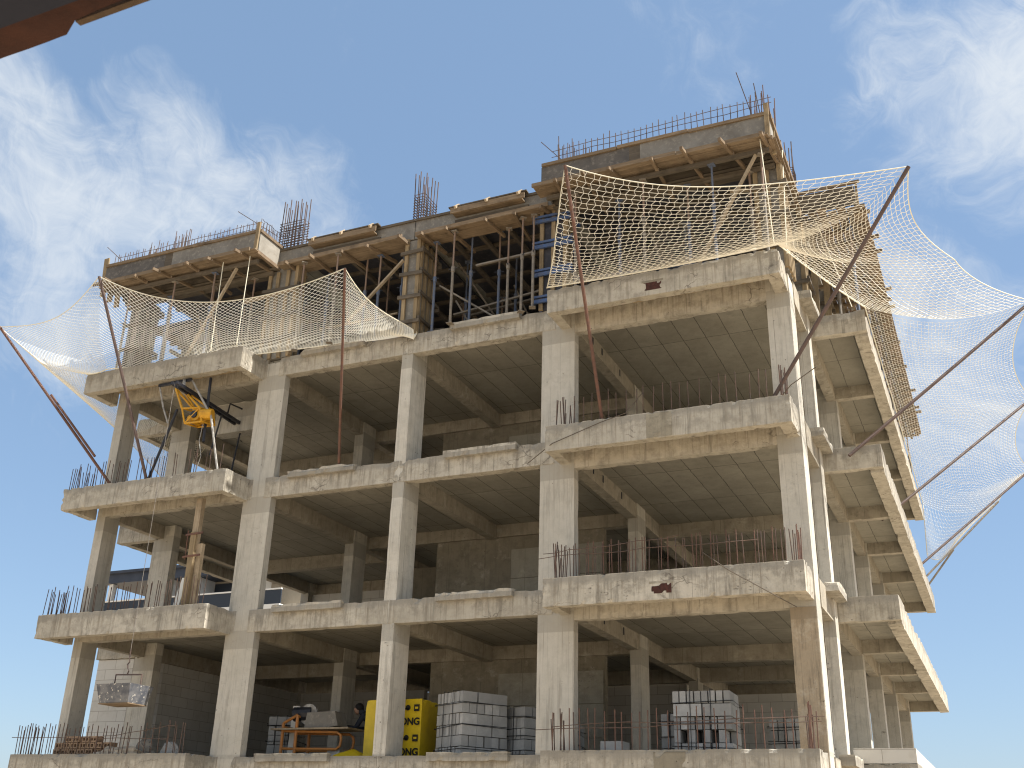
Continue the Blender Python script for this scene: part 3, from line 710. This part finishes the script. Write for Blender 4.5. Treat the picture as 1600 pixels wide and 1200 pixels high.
net('safety_net', 'wide meshed white safety net wrapped around the front corner of the building', [
    ((.45,-.87,9.04), P_FL, .16), ((5.17,-.87,9.05), P_C, .12), ((5.19,-.84,9.03), Vector((8.2,1.6,9.42)), .08), ((6.36,2.35,9.05), P_2, .0)],
    .155, 32, .30, 3.0, .0052, ends=(True,False))
net('safety_net', 'long fine white veil of net hanging along the side balcony', [
    ((6.36,2.35,9.05), P_2, .13), ((6.38,8.0,9.05), P_3, .13), ((6.38,14.0,9.05), P_4, .06), ((6.38,17.0,9.03), P_5, .04), ((6.3,17.05,7.3), (7.2,17.0,7.75), .0)],
    .13, 46, .34, 3.0, .0036, ends=(False,True))
net('safety_net', 'smaller white safety net hung in front of the end balcony', [
    ((-3.05,-.03,9.02), (-3.10,-.12,9.06), .16), ((-4.9,-.06,9.06), Q3, .27), ((-11.3,-.91,9.03), Q2, .17), ((-11.98,-.9,9.02), Q1, .15), ((-12.0,4.0,8.95), Q4, .0)],
    .075, 60, .22, 8.0, .0044, True)
for i, (p, q) in enumerate((((5.0,-.95,11.45),(5.1,-.9,9.05)),((5.25,.2,11.9),(5.25,-.4,9.1)),((5.4,2.3,11.9),(6.1,2.3,9.1)),((-8.1,-.95,11.4),(-8.1,-.92,9.02)),((-7.3,-.95,11.4),(-7.35,-.92,9.02)))):
    single(MB().poly(wavy(p, q, 6, .0), .010, 5), 'hanging_rope', M['rope'], ('pale rope hanging from the %s' % ['highest corner form to the net corner','corner form end to the gathered net','side form to the side balcony edge','smaller balcony form, farther from its end','smaller balcony form, at its end above the wide column'][i]), 'rope', 'ropes hanging behind the nets')

# ------------------------------------------------------------------ hoist on the third floor
h = thing('hoist', 'yellow winch hoist with black boom under the end balcony', 'hoist', (-8.8,-.4,6.0))
bm = MB()
for dx in (-.07,.07): bm.bar((-8.78+dx,-1.22,8.18),(-8.74+dx,1.45,8.0), .05,.08)
for k in range(7): 
    y = -1.0+.38*k; bm.bar((-8.85,y,8.16-.065*k*.4),(-8.69,y+.05,8.16-.065*k*.4), .03,.03)
bm.build('boom', M['black'], h)
MB().poly([(-8.76,.75,8.1),(-8.76,.8,8.42),(-8.66,1.15,8.4),(-8.72,1.45,8.0),(-8.5,1.7,7.75)], .022, 6).build('boom_stay', M['black'], h)
MB().tube((-8.72,1.3,8.0),(-8.9,1.25,6.0), .022, 6).build('rear_leg', M['black'], h)
MB().tube((-8.72,.5,8.0),(-8.95,.55,7.0), .022, 6).build('rear_leg', M['black'], h)
MB().bar((-9.7,-.72,8.43),(-8.72,-.72,8.45), .06,.06).build('cross_bar', M['black'], h)
MB().bar((-8.95,-.72,8.47),(-8.76,-.9,8.2), .06,.1).build('pivot', M['galv'], h)
MB().poly([(-9.7,-.7,8.43),(-9.48,-.7,7.85),(-9.25,-.7,7.4)], .022, 6).build('front_leg', M['galv'], h)
MB().poly([(-8.72,-.7,8.44),(-7.99,-.7,7.42),(-7.56,-.7,6.0)], .026, 7).build('front_leg', M['galv'], h)
MB().tube((-9.05,-.68,7.75),(-9.58,-.7,6.0), .034, 7).build('front_leg', M['black'], h)
MB().tube((-8.3,-.55,8.5),(-8.28,-.5,6.9), .035, 6).build('mast', M['black'], h)
W = [Vector(p) for p in ((-9.16,-.72,8.28),(-9.05,-.6,8.3),(-8.85,-.75,7.72),(-8.32,-.75,7.66),(-8.7,-.75,7.32),(-8.2,-.75,7.3),(-8.75,-.35,7.75),(-8.25,-.35,7.7),(-8.65,-.35,7.36),(-8.15,-.35,7.34))]
wf = MB()
for a, b, r in ((0,2,.03),(1,6,.03),(0,1,.03),(1,3,.026),(2,3,.02),(2,4,.022),(3,5,.022),(4,5,.022),(6,8,.022),(7,9,.022),(6,7,.02),(8,9,.022),(2,6,.02),(3,7,.02),(4,8,.022),(5,9,.022),(3,4,.018),(0,6,.03),(1,7,.024)):
    wf.tube(W[a], W[b], r, 7)
wf.build('winch_frame', M['yel'], h)
wb = MB().tube((-8.45,-.72,7.52),(-8.42,-.3,7.54), .15, 12).tube((-8.28,-.7,7.5),(-8.02,-.62,7.5), .13, 12).box(-8.36,-8.18,-.66,-.4,7.34,7.62).tube((-8.62,-.7,7.45),(-8.62,-.35,7.46), .085, 10)
wb.build('winch_motor', M['yel'], h)
MB().tube((-8.47,-.76,7.52),(-8.47,-.73,7.52), .09, 12).build('drum', M['black'], h)
MB().poly([(-8.28,-.6,7.3),(-8.32,-.6,6.9),(-8.2,-.6,6.5),(-8.3,-.6,6.1),(-8.22,-.62,6.02)], .009, 5).build('power_cable', M['galv'], h)
single(MB().tube((-8.77,-1.2,8.15),(-8.76,-1.2,2.05), .006, 5), 'hoist_cable', M['cable'], 'thin hoist cable hanging down past the end balconies', 'cable')
b = thing('mortar_bucket', 'mortar splashed steel bucket hanging on the hoist cable', 'bucket', (-8.75,-1.2,.93))
hop = [(-9.2,-1.55,1.32),(-8.3,-1.55,1.32),(-8.3,-.85,1.32),(-9.2,-.85,1.32),(-9.12,-1.47,.95),(-8.36,-1.47,.95),(-8.36,-.93,.95),(-9.12,-.93,.95)]
ins = [(x+(.02 if x < -8.75 else -.02), y+(.02 if y < -1.2 else -.02), z+(.0 if z > 1.1 else .02)) for x,y,z in hop]
hm = MB().add(hop, [(0,4,5,1),(1,5,6,2),(2,6,7,3),(3,7,4,0),(4,7,6,5)]).add(ins, [(0,1,5,4),(1,2,6,5),(2,3,7,6),(3,0,4,7),(4,5,6,7)])
hm.add([hop[0],hop[1],hop[2],hop[3],ins[0],ins[1],ins[2],ins[3]], [(0,1,5,4),(1,2,6,5),(2,3,7,6),(3,0,4,7)])
hm.build('hopper', M['bucket'], b)
MB().box(-9.13,-8.35,-1.48,-.92,.925,.945).build('spill_lip', M['wx'], b)
MB().poly([(-9.05,-1.2,1.3),(-9.05,-1.2,1.55),(-8.35,-1.2,1.53),(-8.35,-1.2,1.28)], .016, 6).build('handle', M['rust2'], b)
MB().poly([(-8.75,-1.2,1.54),(-8.72,-1.2,1.62),(-8.76,-1.2,1.68),(-8.78,-1.2,1.75),(-8.74,-1.2,1.8),(-8.76,-1.2,1.9),(-8.76,-1.2,2.05)], .014, 6).build('hook_chain', M['rust2'], b)

# timber post on the second floor balcony
p = thing('timber_post', 'patched timber post propped between the two end balconies', 'post', (-8.02,-.5,3.0))
MB().cbox(-8.16,-8.0,-.56,-.44,4.15,5.49, seg=.2, jit=.004, chip=.008).build('upper_plank', M['wpost'], p)
MB().cbox(-8.07,-7.87,-.50,-.40,3.02,4.45, seg=.2, jit=.006, chip=.012).build('lower_plank', M['wpost'], p)
MB().cbox(-8.15,-8.0,-.60,-.52,3.02,4.7, seg=.2, jit=.006, chip=.012).build('lower_plank', M['wz'], p)
for z in (4.15, 4.65): MB().bar((-8.3,-.58,z),(-7.8,-.62,z+.01), .03,.04).build('clamp', M['rust'], p)
MB().tube((-8.25,-.56,4.1),(-8.25,-.58,4.75), .014, 5).build('clamp', M['rust'], p)
single(MB().bar((-8.42,-.45,3.02),(-8.38,-.3,3.75), .16,.03,(0,1,0)), 'white_board', M['white'], 'narrow white board leaning beside the patched timber post', 'board')

# ------------------------------------------------------------------ goods on the lowest floor
def pallet(x, y, rz, nx, ny, nz, bw, bd, bh, label, miss=0., jitter=.02, open_row=None, z=0., alts=(1,4)):
    t = thing('block_stack', label, 'block stack', (x,y,z), 'strapped stacks of grey blocks'); c, s = math.cos(rz), math.sin(rz)
    def T(px, py, pz): return (x + c*px - s*py, y + s*px + c*py, z + pz)
    wx, wy = nx*bw, ny*bd; zz = .0; cnt = 0
    for k in range(nz):
        oj = rnd(-jitter,jitter)*.6; ok = rnd(-jitter,jitter)*.6
        alt = k in alts
        n1, n2 = (nx, ny)
        if alt: n1, n2 = max(1, nx//3), ny*2
        for i in range(n1):
            for j in range(n2):
                front = j == 0 or j == n2-1 or i in (0, n1-1) or k == nz-1
                if not front: continue
                if open_row == k and i % 2 == 1 and j == 0: continue
                if k == nz-1 and random.random() < miss: continue
                x0 = -wx/2 + wx*i/n1; y0 = -wy/2 + wy*j/n2; d = rnd(-.016,.016)
                q = [T(x0+a*(wx/n1-.024)+.012+oj, y0+b_*(wy/n2-.018)+.009+ok+d, zz+e*(bh-.014)) for a in (0,1) for b_ in (0,1) for e in (0,1)]
                MB().add(q, [(0,1,3,2),(4,6,7,5),(0,4,5,1),(2,3,7,6),(0,2,6,4),(1,5,7,3)]).build('block', M['aac'], t); cnt += 1
        zz += bh
    e = .016+jitter*.4
    for fx in (-.2,.15):
        q = [T(wx*fx,-wy/2-e,.02),T(wx*fx,-wy/2-e,zz+.012),T(wx*fx,wy/2+e,zz+.012),T(wx*fx,wy/2+e,.02)]
        MB().poly(q, .007, 4).build('strap', M['strap'], t)
    for fz in (.12,.47,.82):
        q = [T(a*(wx/2+e),b_*(wy/2+e),zz*fz+rnd(-.03,.03)) for a,b_ in ((-1,-1),(1,-1),(1,1),(-1,1),(-1,-1))]
        MB().poly(q, .007, 4).build('strap', M['strap'], t)
    return t
pallet(-1.78,.98,-.52,8,3,6,.115,.36,.205,'tall strapped stack of pale blocks behind the front ledge beside the wide middle column', .12, .02)
pallet(-1.0,1.85,-.45,7,2,5,.13,.42,.205,'shaded strapped block stack just behind the tall pale stack', .0, .01)
pallet(-.6,2.9,.2,5,2,4,.16,.4,.205,'dark low block stack farthest behind the tall pale stack', .0, .01)
pallet(3.0,.75,.04,8,2,5,.13,.42,.22,'strapped block stack with gaps in a lower course in the corner bay', .0, .025, 1, alts=(3,))
pallet(2.35,1.6,-.1,4,2,4,.16,.4,.205,'small block stack partly hidden behind the gapped stack', .1, .01)
pallet(4.35,2.6,-.2,6,2,4,.17,.4,.2,'dark block stack in shade near the corner column', .0, .01)
pallet(-7.0,2.2,.3,4,2,5,.16,.4,.2,'dark block stack beside the second front column', .0, .02)
single(MB().box(1.35,1.75,-.3,.1,.0,.2), 'loose_block', M['aac'], 'single pale block lying on the corner bay floor edge', 'block')
# wrapped yellow pack
y_ = thing('wrapped_pack', 'bright yellow wrapped pack of blocks behind a narrow front column', 'pack', (-3.3,1.2,0))
yb = MB().cbox(-4.16,-2.86,.86,1.7,.0,1.16, seg=.12, jit=.012, chip=.03).build('wrapper', M['wrap'], y_)
def lettering(txt, size, x, z, y, parent, m=M['ink']):
    cu = bpy.data.curves.new('lettering', 'FONT'); cu.body = txt; cu.size = size; cu.extrude = .003; cu.offset = .006
    ob = bpy.data.objects.new('tmp', cu); COL.objects.link(ob)
    dg = bpy.context.evaluated_depsgraph_get(); me = bpy.data.meshes.new_from_object(ob.evaluated_get(dg))
    bpy.data.objects.remove(ob); bpy.data.curves.remove(cu)
    vs = [(x + v.co.x, y, z + v.co.y) if False else (x + v.co.x, y - v.co.z, z + v.co.y) for v in me.vertices]
    fs = [tuple(p_.vertices) for p_ in me.polygons]; bpy.data.meshes.remove(me)
    return MB().add(vs, fs).build('lettering', m, parent)
for z in (.66, .08):
    lettering('YTONG', .19, -3.55, z, .836, yb)
for z in (.92, .34):
    MB().box(-3.02,-2.90,.832,.84,z,z+.13).build('emblem', M['ink'], yb)
    MB().box(-2.995,-2.925,.829,.833,z+.045,z+.085).build('emblem', M['wrap'], yb)
    MB().tube((-3.16,.84,z+.07),(-3.16,.832,z+.07), .055, 12).build('emblem', M['ink'], yb)
    MB().box(-3.28,-3.13,.832,.84,z+.035,z+.06).build('emblem', M['ink'], yb)
tarp = MB(); nx, ny = 14, 6
for i in range(nx+1):
    for j in range(ny+1):
        u, v = i/nx, j/ny; pz = .03 + .17*max(0, math.sin(math.pi*u))*math.sin(math.pi*v) + .06*noise.noise(Vector((u*6,v*5,2)))
        tarp.v.append(Vector((-5.0+.95*u, .75+.5*v, max(.012, pz))))
tarp.f += [(i*(ny+1)+j, (i+1)*(ny+1)+j, (i+1)*(ny+1)+j+1, i*(ny+1)+j+1) for i in range(nx) for j in range(ny)]
single(tarp, 'plastic_sheet', M['wrap'], 'crumpled yellow plastic sheet lying beside the yellow pack', 'sheet', None, True)

# block saw
s = thing('block_saw', 'orange framed stone saw with motor on the lowest floor', 'saw', (-5.8,1.5,0))
fr = MB()
X0, X1, YA, YB = -6.45,-4.95,1.25,1.75
for yy in (YA, YB):
    fr.poly([(X0,yy,.02),(X0,yy,.78)], .035, 8)
    fr.poly([(X0,yy,.62),(X1-.12,yy,.58),(X1-.02,yy,.52),(X1,yy,.42),(X1-.02,yy,.3),(X1-.1,yy,.24),(X0,yy,.26)], .028, 8)
    fr.poly([(X0+.35,yy,.02),(X0+.35,yy,.95)], .035, 8)
fr.tube((X0,YA,.7),(X0,YB,.7),.03).tube((X0+.35,YA,.92),(X0+.35,YB,.92),.03).tube((X0,YA,.78),(X0+.35,YA,.95),.03).tube((X1-.3,YA,.58),(X1-.3,YB,.58),.025)
fr.build('frame', M['org'], s)
MB().tube((-6.3,1.4,.98),(-5.9,1.5,1.0), .15, 12).build('motor', M['black'], s)
MB().tube((-5.95,1.42,.98),(-5.95,1.46,.98), .22, 20).build('blade', M['galv'], s)
MB().add([(-5.95,1.3,.62),(-5.1,1.3,.72),(-5.2,1.3,1.02),(-5.9,1.3,1.0),(-5.95,1.7,.62),(-5.1,1.7,.72),(-5.2,1.7,1.02),(-5.9,1.7,1.0)], [(0,1,2,3),(7,6,5,4),(0,4,5,1),(1,5,6,2),(2,6,7,3),(3,7,4,0)]).build('water_tank', M['plyg'], s)
MB().box(-6.7,-4.75,1.15,1.85,.64,.675).build('table_top', M['wpost'], s)
MB().box(-5.3,-5.0,1.3,1.6,.02,.24).build('motor_box', M['galv'], s)
MB().bar((-6.55,1.75,.02),(-6.5,1.75,1.2), .16,.04,(0,1,0)).build('guard_board', M['white'], s)

# worker behind the saw: one skinned body, hair and clothes as children
def skinned(name, verts, edges, radii, m, parent, root=0, sub=2):
    me = bpy.data.meshes.new(name); me.from_pydata(verts, edges, []); me.update()
    o = bpy.data.objects.new(name, me); COL.objects.link(o)
    md = o.modifiers.new('skin', 'SKIN'); md.use_smooth_shade = True
    for i, r_ in enumerate(radii): me.skin_vertices[0].data[i].radius = (r_, r_) if not isinstance(r_, tuple) else r_
    for sv in me.skin_vertices[0].data: sv.use_root = False
    me.skin_vertices[0].data[root].use_root = True
    sb = o.modifiers.new('sub', 'SUBSURF'); sb.levels = sb.render_levels = sub
    dg = bpy.context.evaluated_depsgraph_get(); me2 = bpy.data.meshes.new_from_object(o.evaluated_get(dg))
    bpy.data.objects.remove(o); bpy.data.meshes.remove(me)
    mb = MB(); mb.v = [v.co.copy() for v in me2.vertices]; mb.f = [tuple(q.vertices) for q in me2.polygons]; bpy.data.meshes.remove(me2)
    return mb.build(name, m, parent, True)
wk = thing('person', 'person in dark work clothes and red glove bending over the saw', 'person', (-4.66,2.3,0))
wx_, wy_ = -4.66, 2.3
def W3(x, y, z): return (wx_+x, wy_+y, z)
V = [W3(0,0,.72), W3(-.12,-.02,.86), W3(-.27,-.06,.99), W3(-.36,-.09,1.05), W3(-.42,-.11,1.09), W3(-.48,-.13,1.14), W3(-.5,-.135,1.21),
     W3(-.26,.14,1.0), W3(-.34,.14,.76), W3(-.55,.0,.76), W3(-.64,-.05,.75),
     W3(-.30,-.25,.98), W3(-.42,-.32,.74), W3(-.6,-.36,.76), W3(-.69,-.37,.76),
     W3(.0,.1,.66), W3(-.2,.14,.46), W3(.03,.15,.1), W3(-.1,.16,.045),
     W3(.0,-.12,.66), W3(-.2,-.15,.46), W3(.02,-.15,.1), W3(-.11,-.16,.045)]
Ed = [(0,1),(1,2),(2,3),(3,4),(4,5),(5,6),(2,7),(7,8),(8,9),(9,10),(2,11),(11,12),(12,13),(13,14),(0,15),(15,16),(16,17),(17,18),(0,19),(19,20),(20,21),(21,22)]
Ra = [.15,.145,.15,.065,.075,.09,.06,.07,.05,.038,.035,.07,.05,.038,.035,.1,.075,.05,.045,.1,.075,.05,.045]
skinned('body', V, Ed, Ra, M['cloth'], wk)
hd = MB()
def ball(mb, c, rx, ry, rz, n=12, m=8):
    c = Vector(c); vs = [c+Vector((rx*math.sin(math.pi*i/m)*math.cos(2*math.pi*j/n), ry*math.sin(math.pi*i/m)*math.sin(2*math.pi*j/n), rz*math.cos(math.pi*i/m))) for i in range(m+1) for j in range(n)]
    mb.add(vs, [(i*n+j, (i+1)*n+j, (i+1)*n+(j+1)%n, i*n+(j+1)%n) for i in range(m) for j in range(n)]); return mb
ball(hd, W3(-.5,-.14,1.15), .09,.085,.115)
# nose, brow and ear drawn out of the face
for i, v in enumerate(hd.v):
    d = Vector(v) - Vector(W3(-.5,-.14,1.15))
    if d.x < -.07 and abs(d.y) < .03 and -.04 < d.z < .03: hd.v[i] = v + Vector((-.022,0,-.004))
hd.build('face', M['skin'], wk, True)
ball(MB(), W3(-.475,-.135,1.185), .102,.1,.1).build('hair', M['hair'], wk, True)
for (hx, hy, hz), mm in (((-.71,-.38,.76), M['glove']), ((-.66,-.06,.75), M['glove'])):
    hm = MB(); ball(hm, W3(hx,hy,hz), .045,.04,.03)
    for k in range(4): hm.poly([W3(hx-.03,hy-.03+.02*k,hz), W3(hx-.08+.01*abs(k-1.5),hy-.032+.021*k,hz-.01), W3(hx-.105+.012*abs(k-1.5),hy-.03+.02*k,hz-.035)], .010, 6)
    hm.poly([W3(hx,hy-.03,hz), W3(hx-.04,hy-.065,hz-.01)], .011, 6)
    hm.build('gloved_hand', mm, wk, True)

# left end, lowest floor: hollow bricks on a pallet, rubble, bag
bp = thing('brick_pallet', 'low stack of tan hollow bricks on the lowest end balcony', 'brick stack', (-10.4,-.35,0))
for k in range(3):
    for i in range(7):
        x0 = -11.15+.23*i+.03*k
        if k == 2 and i in (0,5,6): continue
        mbk = MB(); w, d, hh = .2,.2,.12; z0 = .02+.13*k; y0 = -.5+rnd(-.03,.03)
        for (a,b1,c1,d1) in ((0,w,0,.03),(0,w,hh-.03,hh),(0,.03,.03,hh-.03),(w-.03,w,.03,hh-.03),(w/2-.012,w/2+.012,.03,hh-.03)):
            mbk.box(x0+a,x0+b1,y0,y0+d,z0+c1,z0+d1)
        mbk.build('hollow_brick', M['brickh'], bp)
def lump(x, y, z, rx, ry, rz, name, m, label, cat, seed):
    mb = MB(); n, k = 18, 9
    for i in range(k+1):
        for j in range(n):
            th = math.pi*.5*i/k; ph = 2*math.pi*j/n; v = Vector((math.sin(th)*math.cos(ph), math.sin(th)*math.sin(ph), math.cos(th)))
            s_ = 1 + .35*noise.noise(v*2.2+Vector((seed,0,0))) + .15*noise.noise(v*7+Vector((seed,2,0)))
            mb.v.append(Vector((x+rx*v.x*s_, y+ry*v.y*s_, z+rz*v.z*s_)))
    mb.f += [(i*n+j, (i+1)*n+j, (i+1)*n+(j+1)%n, i*n+(j+1)%n) for i in range(k) for j in range(n)]
    return single(mb, name, m, label, cat)
lump(-9.2,-.5,-.02,.62,.3,.2,'rubble_heap',M['sand'],'pale heap of mortar rubble on the lowest end balcony','rubble',1.)
lump(-8.75,-.35,-.01,.2,.16,.34,'mortar_tub',M['plyg'],'grey crumpled tub leaning on the rubble heap','tub',4.)
lump(-7.95,-.5,-.01,.2,.15,.27,'cement_bag',M['aac'],'pale grey cement bag slumped on the lowest end balcony','bag',7.)
for (p, q, lab) in (((-5.6,.5,6.03),(-3.9,.6,6.05),'loose plank lying on the third floor beside the orange brown pole'),((-2.6,.4,3.03),(-1.0,.5,3.06),'loose plank lying on the second floor behind the middle ledge'),((1.4,.2,3.05),(3.0,.45,3.04),'loose plank lying behind the rusty bars of the middle corner balcony')):
    single(MB().bar(p, q, .18, .04), 'loose_plank', M['wx'], lab, 'plank')
# loose wires
for i, (pts, lab) in enumerate((([(-.1,-.4,5.45),(.6,-.86,5.62),(1.6,-.88,5.92),(2.1,-.86,6.05),(2.4,-.7,6.5)], 'thin wire slanting across the middle corner balcony edge'),
        ([(3.4,-.7,3.3),(3.9,-.88,2.9),(4.6,-.92,2.45),(4.95,-.7,2.25)], 'thin wire slanting over the lower corner balcony near the corner column'),
        ([(4.9,-.7,5.95),(5.2,-1.0,6.1),(5.7,-1.2,6.3)], 'thin bent wire sticking out beyond the building corner'))):
    single(MB().poly(pts, .009, 5), 'loose_wire', M['wire'], lab, 'wire')

# ------------------------------------------------------------------ neighbouring block, far behind the open end
nb = thing('apartment_building', 'dark roofed apartment block seen behind through the open end of the frame', 'building', (-33,34,-3.3))
MB().box(-41.2,-27.6,29.8,40,12.35,13.0).box(-41.2,-27.6,29.6,40,12.9,13.06).build('roof', M['nroof'], nb)
MB().box(-39.2,-27.6,31.5,40,10.2,12.35).build('wall', M['nwall'], nb)
MB().box(-38.2,-27.6,30.0,40,-3.3,10.2).build('wall', M['nred'], nb)
MB().box(-40.9,-40.6,30.0,30.3,10.2,12.35).build('post', M['nwhite'], nb)
for x in (-36.6,-34.6,-30.5): MB().box(x,x+.5,29.9,31.5,10.2,12.35).build('post', M['nwhite'], nb)
bs = MB().box(-41.2,-27.6,29.2,31.6,10.0,10.25).build('balcony', M['nwhite'], nb)
MB().box(-41.1,-27.6,29.25,29.32,10.25,11.05).build('railing_panel', M['nglass'], bs)
MB().box(-41.15,-27.6,29.22,29.34,11.05,11.13).build('rail', M['nwhite'], bs)
MB().box(-34.0,-31.0,31.40,31.5,10.3,12.2).build('window', M['nglass'], nb)
for k in range(3):
    z = 1.2+3*k
    for x in (-37.4,-36.2,-34.9,-31.5,-28.9): MB().box(x,x+1.0,29.9,30.02,z,z+1.5).build('window', M['nwhite'], nb)

# ------------------------------------------------------------------ eave of the shelter above the photographer
e = thing('roof_eave', 'dark brown tiled eave overhanging the viewpoint at the top corner', 'eave', (4.5,-17.6,.5))
random.seed(4)
xs = [1.5,2.6,3.7,4.75,5.84,6.9,8.0,9.2]
for i in range(len(xs)-1):
    y0 = -17.16 + (.012 if i % 2 else -.012)
    mb = MB(); n = 16
    for k in range(n+1):
        u = k/n; x = xs[i]+(xs[i+1]-xs[i]+.02)*u; dy = .012*math.sin(u*5+i)-.012*u + (-.035 if u > .965 else 0)
        for (yy, zz) in ((y0+dy,.50+.008*math.sin(u*7)), (y0+dy-.01,.535), (y0-.62,.53), (y0-.62,.47)):
            mb.v.append(Vector((x,yy,zz)))
    for k in range(n):
        for j in range(4): mb.f.append((k*4+j, k*4+(j+1)%4, (k+1)*4+(j+1)%4, (k+1)*4+j))
    mb.f += [(3,2,1,0),(n*4,n*4+1,n*4+2,n*4+3)]
    tl = mb.build('tile', M['eave'], e)
    MB().bar((xs[i]+.01,y0+.004,.515),(xs[i+1]-.05,y0-.008,.515), .018,.026).build('lip', M['eavedge'], tl)
MB().box(1.4,9.4,-19.5,-17.31,.40,.465).build('fascia_board', M['eavedark'], e)

# ------------------------------------------------------------------ camera
r_ = Vector((.90940,.41486,.0)); 
cam = bpy.data.cameras.new('camera'); co = bpy.data.objects.new('camera', cam); COL.objects.link(co)
pitch, yaw, roll = .40793, -.42776, .02873
fw = Vector((math.sin(yaw)*math.cos(pitch), math.cos(yaw)*math.cos(pitch), math.sin(pitch)))
r0 = Vector((math.cos(yaw), -math.sin(yaw), 0)); u0 = r0.cross(fw)
rr = math.cos(roll)*r0 + math.sin(roll)*u0; uu = -math.sin(roll)*r0 + math.cos(roll)*u0
co.matrix_world = Matrix(((rr.x,uu.x,-fw.x,7.8529),(rr.y,uu.y,-fw.y,-18.7066),(rr.z,uu.z,-fw.z,-1.4716),(0,0,0,1)))
cam.sensor_width = 36; cam.lens = 1659.72*36/1600; cam.clip_end = 2000; cam.clip_start = .05
cam.dof.use_dof = True; cam.dof.focus_distance = 24; cam.dof.aperture_fstop = 9.0
S.camera = co
def ray(px, py): return (fw + rr*((px-800)/1659.72) - uu*((py-600)/1659.72)).normalized()

# ------------------------------------------------------------------ light
EL, AZ = R(57), R(5)      # sun from +x, a little behind the front wall
sd = Vector((math.cos(EL)*math.cos(AZ), math.cos(EL)*math.sin(AZ), math.sin(EL)))
su = bpy.data.lights.new('sun', 'SUN'); su.energy = 5.0; su.angle = R(.53); su.color = (1,.95,.87)
so = bpy.data.objects.new('sun', su); COL.objects.link(so); so.rotation_euler = sd.to_track_quat('Z','Y').to_euler(); so.location = (30,10,40)
w = bpy.data.worlds.new('World'); S.world = w; w.use_nodes = True
T = NT.__new__(NT); T.t = w.node_tree; T.m = None
bg = w.node_tree.nodes['Background']
sky = T.n('ShaderNodeTexSky', sky_type='NISHITA'); sky.sun_disc = False; sky.sun_elevation = EL; sky.sun_rotation = R(90)-AZ
sky.air_density = 1.0; sky.dust_density = 1.0; sky.ozone_density = 1.0; sky.altitude = 100
dirn = T.n('ShaderNodeTexCoord').outputs['Generated']
wp = T.n('ShaderNodeVectorMath', operation='ADD', i_0=dirn, i_1=T.n('ShaderNodeVectorMath', operation='SCALE', i_0=T.n('ShaderNodeVectorMath', operation='SUBTRACT', i_0=T.n('ShaderNodeTexNoise', i_Vector=dirn, i_Scale=3.5, i_Detail=4.).outputs[1], i_1=(.5,.5,.5)).outputs[0], i_Scale=.30).outputs[0]).outputs[0]
wisp = T.noise(T.scaled(wp, (1.6,1.6,4.5)), 3.2, 9, .62, .35)
fib = T.noise(T.scaled(wp, (13,13,4)), 2.0, 10, .68, .9)
mask = None
# where the cirrus lies (directions on the sky dome), its spread and strength
for (px, py, rad, st) in ((40,330,.20,1.0),(250,290,.16,.95),(430,310,.15,.8),(560,370,.10,.6),(20,150,.13,1.0),(210,120,.05,.6),(1560,120,.17,1.0),(1400,70,.14,.75),(1500,240,.11,.7),(1500,560,.20,.85),(1480,760,.14,.5),(1100,10,.13,.6),(620,10,.10,.5),(20,620,.14,.5)):
    d = ray(px, py)
    ds = T.n('ShaderNodeVectorMath', operation='DISTANCE', i_0=wp, i_1=tuple(d)).outputs['Value']
    g_ = T.n('ShaderNodeMapRange', interpolation_type='SMOOTHERSTEP', i_0=ds, i_1=rad*1.35, i_2=0., i_3=0., i_4=st).outputs[0]
    mask = g_ if mask is None else T.math('MAXIMUM', mask, g_)
# added unseen high cloud behind the viewpoint, brightening the front faces
back = T.n('ShaderNodeVectorMath', operation='DOT_PRODUCT', i_0=dirn, i_1=(-fw.x,-fw.y,.35)).outputs['Value']
mask = T.math('MAXIMUM', mask, T.ramp(back, .0, .5, 0, 1.0))
dens = T.math('ADD', T.math('MULTIPLY', wisp, .66), T.math('MULTIPLY', fib, .44))
thr = T.math('SUBTRACT', .90, T.math('MULTIPLY', mask, .68))
cl = T.math('MULTIPLY', T.n('ShaderNodeMapRange', interpolation_type='SMOOTHSTEP', i_0=T.math('SUBTRACT', dens, thr), i_1=-.04, i_2=.48, i_3=0., i_4=1.).outputs[0], .92)
CLOUD = (4.6,4.9,5.2)
veil = T.mix(.52, sky.outputs[0], (1.72,2.72,4.15))
colr = T.mix(cl, veil, CLOUD)
w.node_tree.links.new(colr, bg.inputs[0]); bg.inputs[1].default_value = .079
S.view_settings.view_transform = 'Standard'; S.view_settings.look = 'None'; S.view_settings.exposure = 1.16; S.view_settings.gamma = 1
S.render.engine = 'CYCLES'; S.cycles.max_bounces = 10; S.cycles.diffuse_bounces = 6; S.cycles.glossy_bounces = 2
S.cycles.filter_width = 1.15; S.cycles.use_denoising = True; S.cycles.sample_clamp_indirect = 6
try: S.cycles.denoiser = 'OPENIMAGEDENOISE'
except Exception: pass
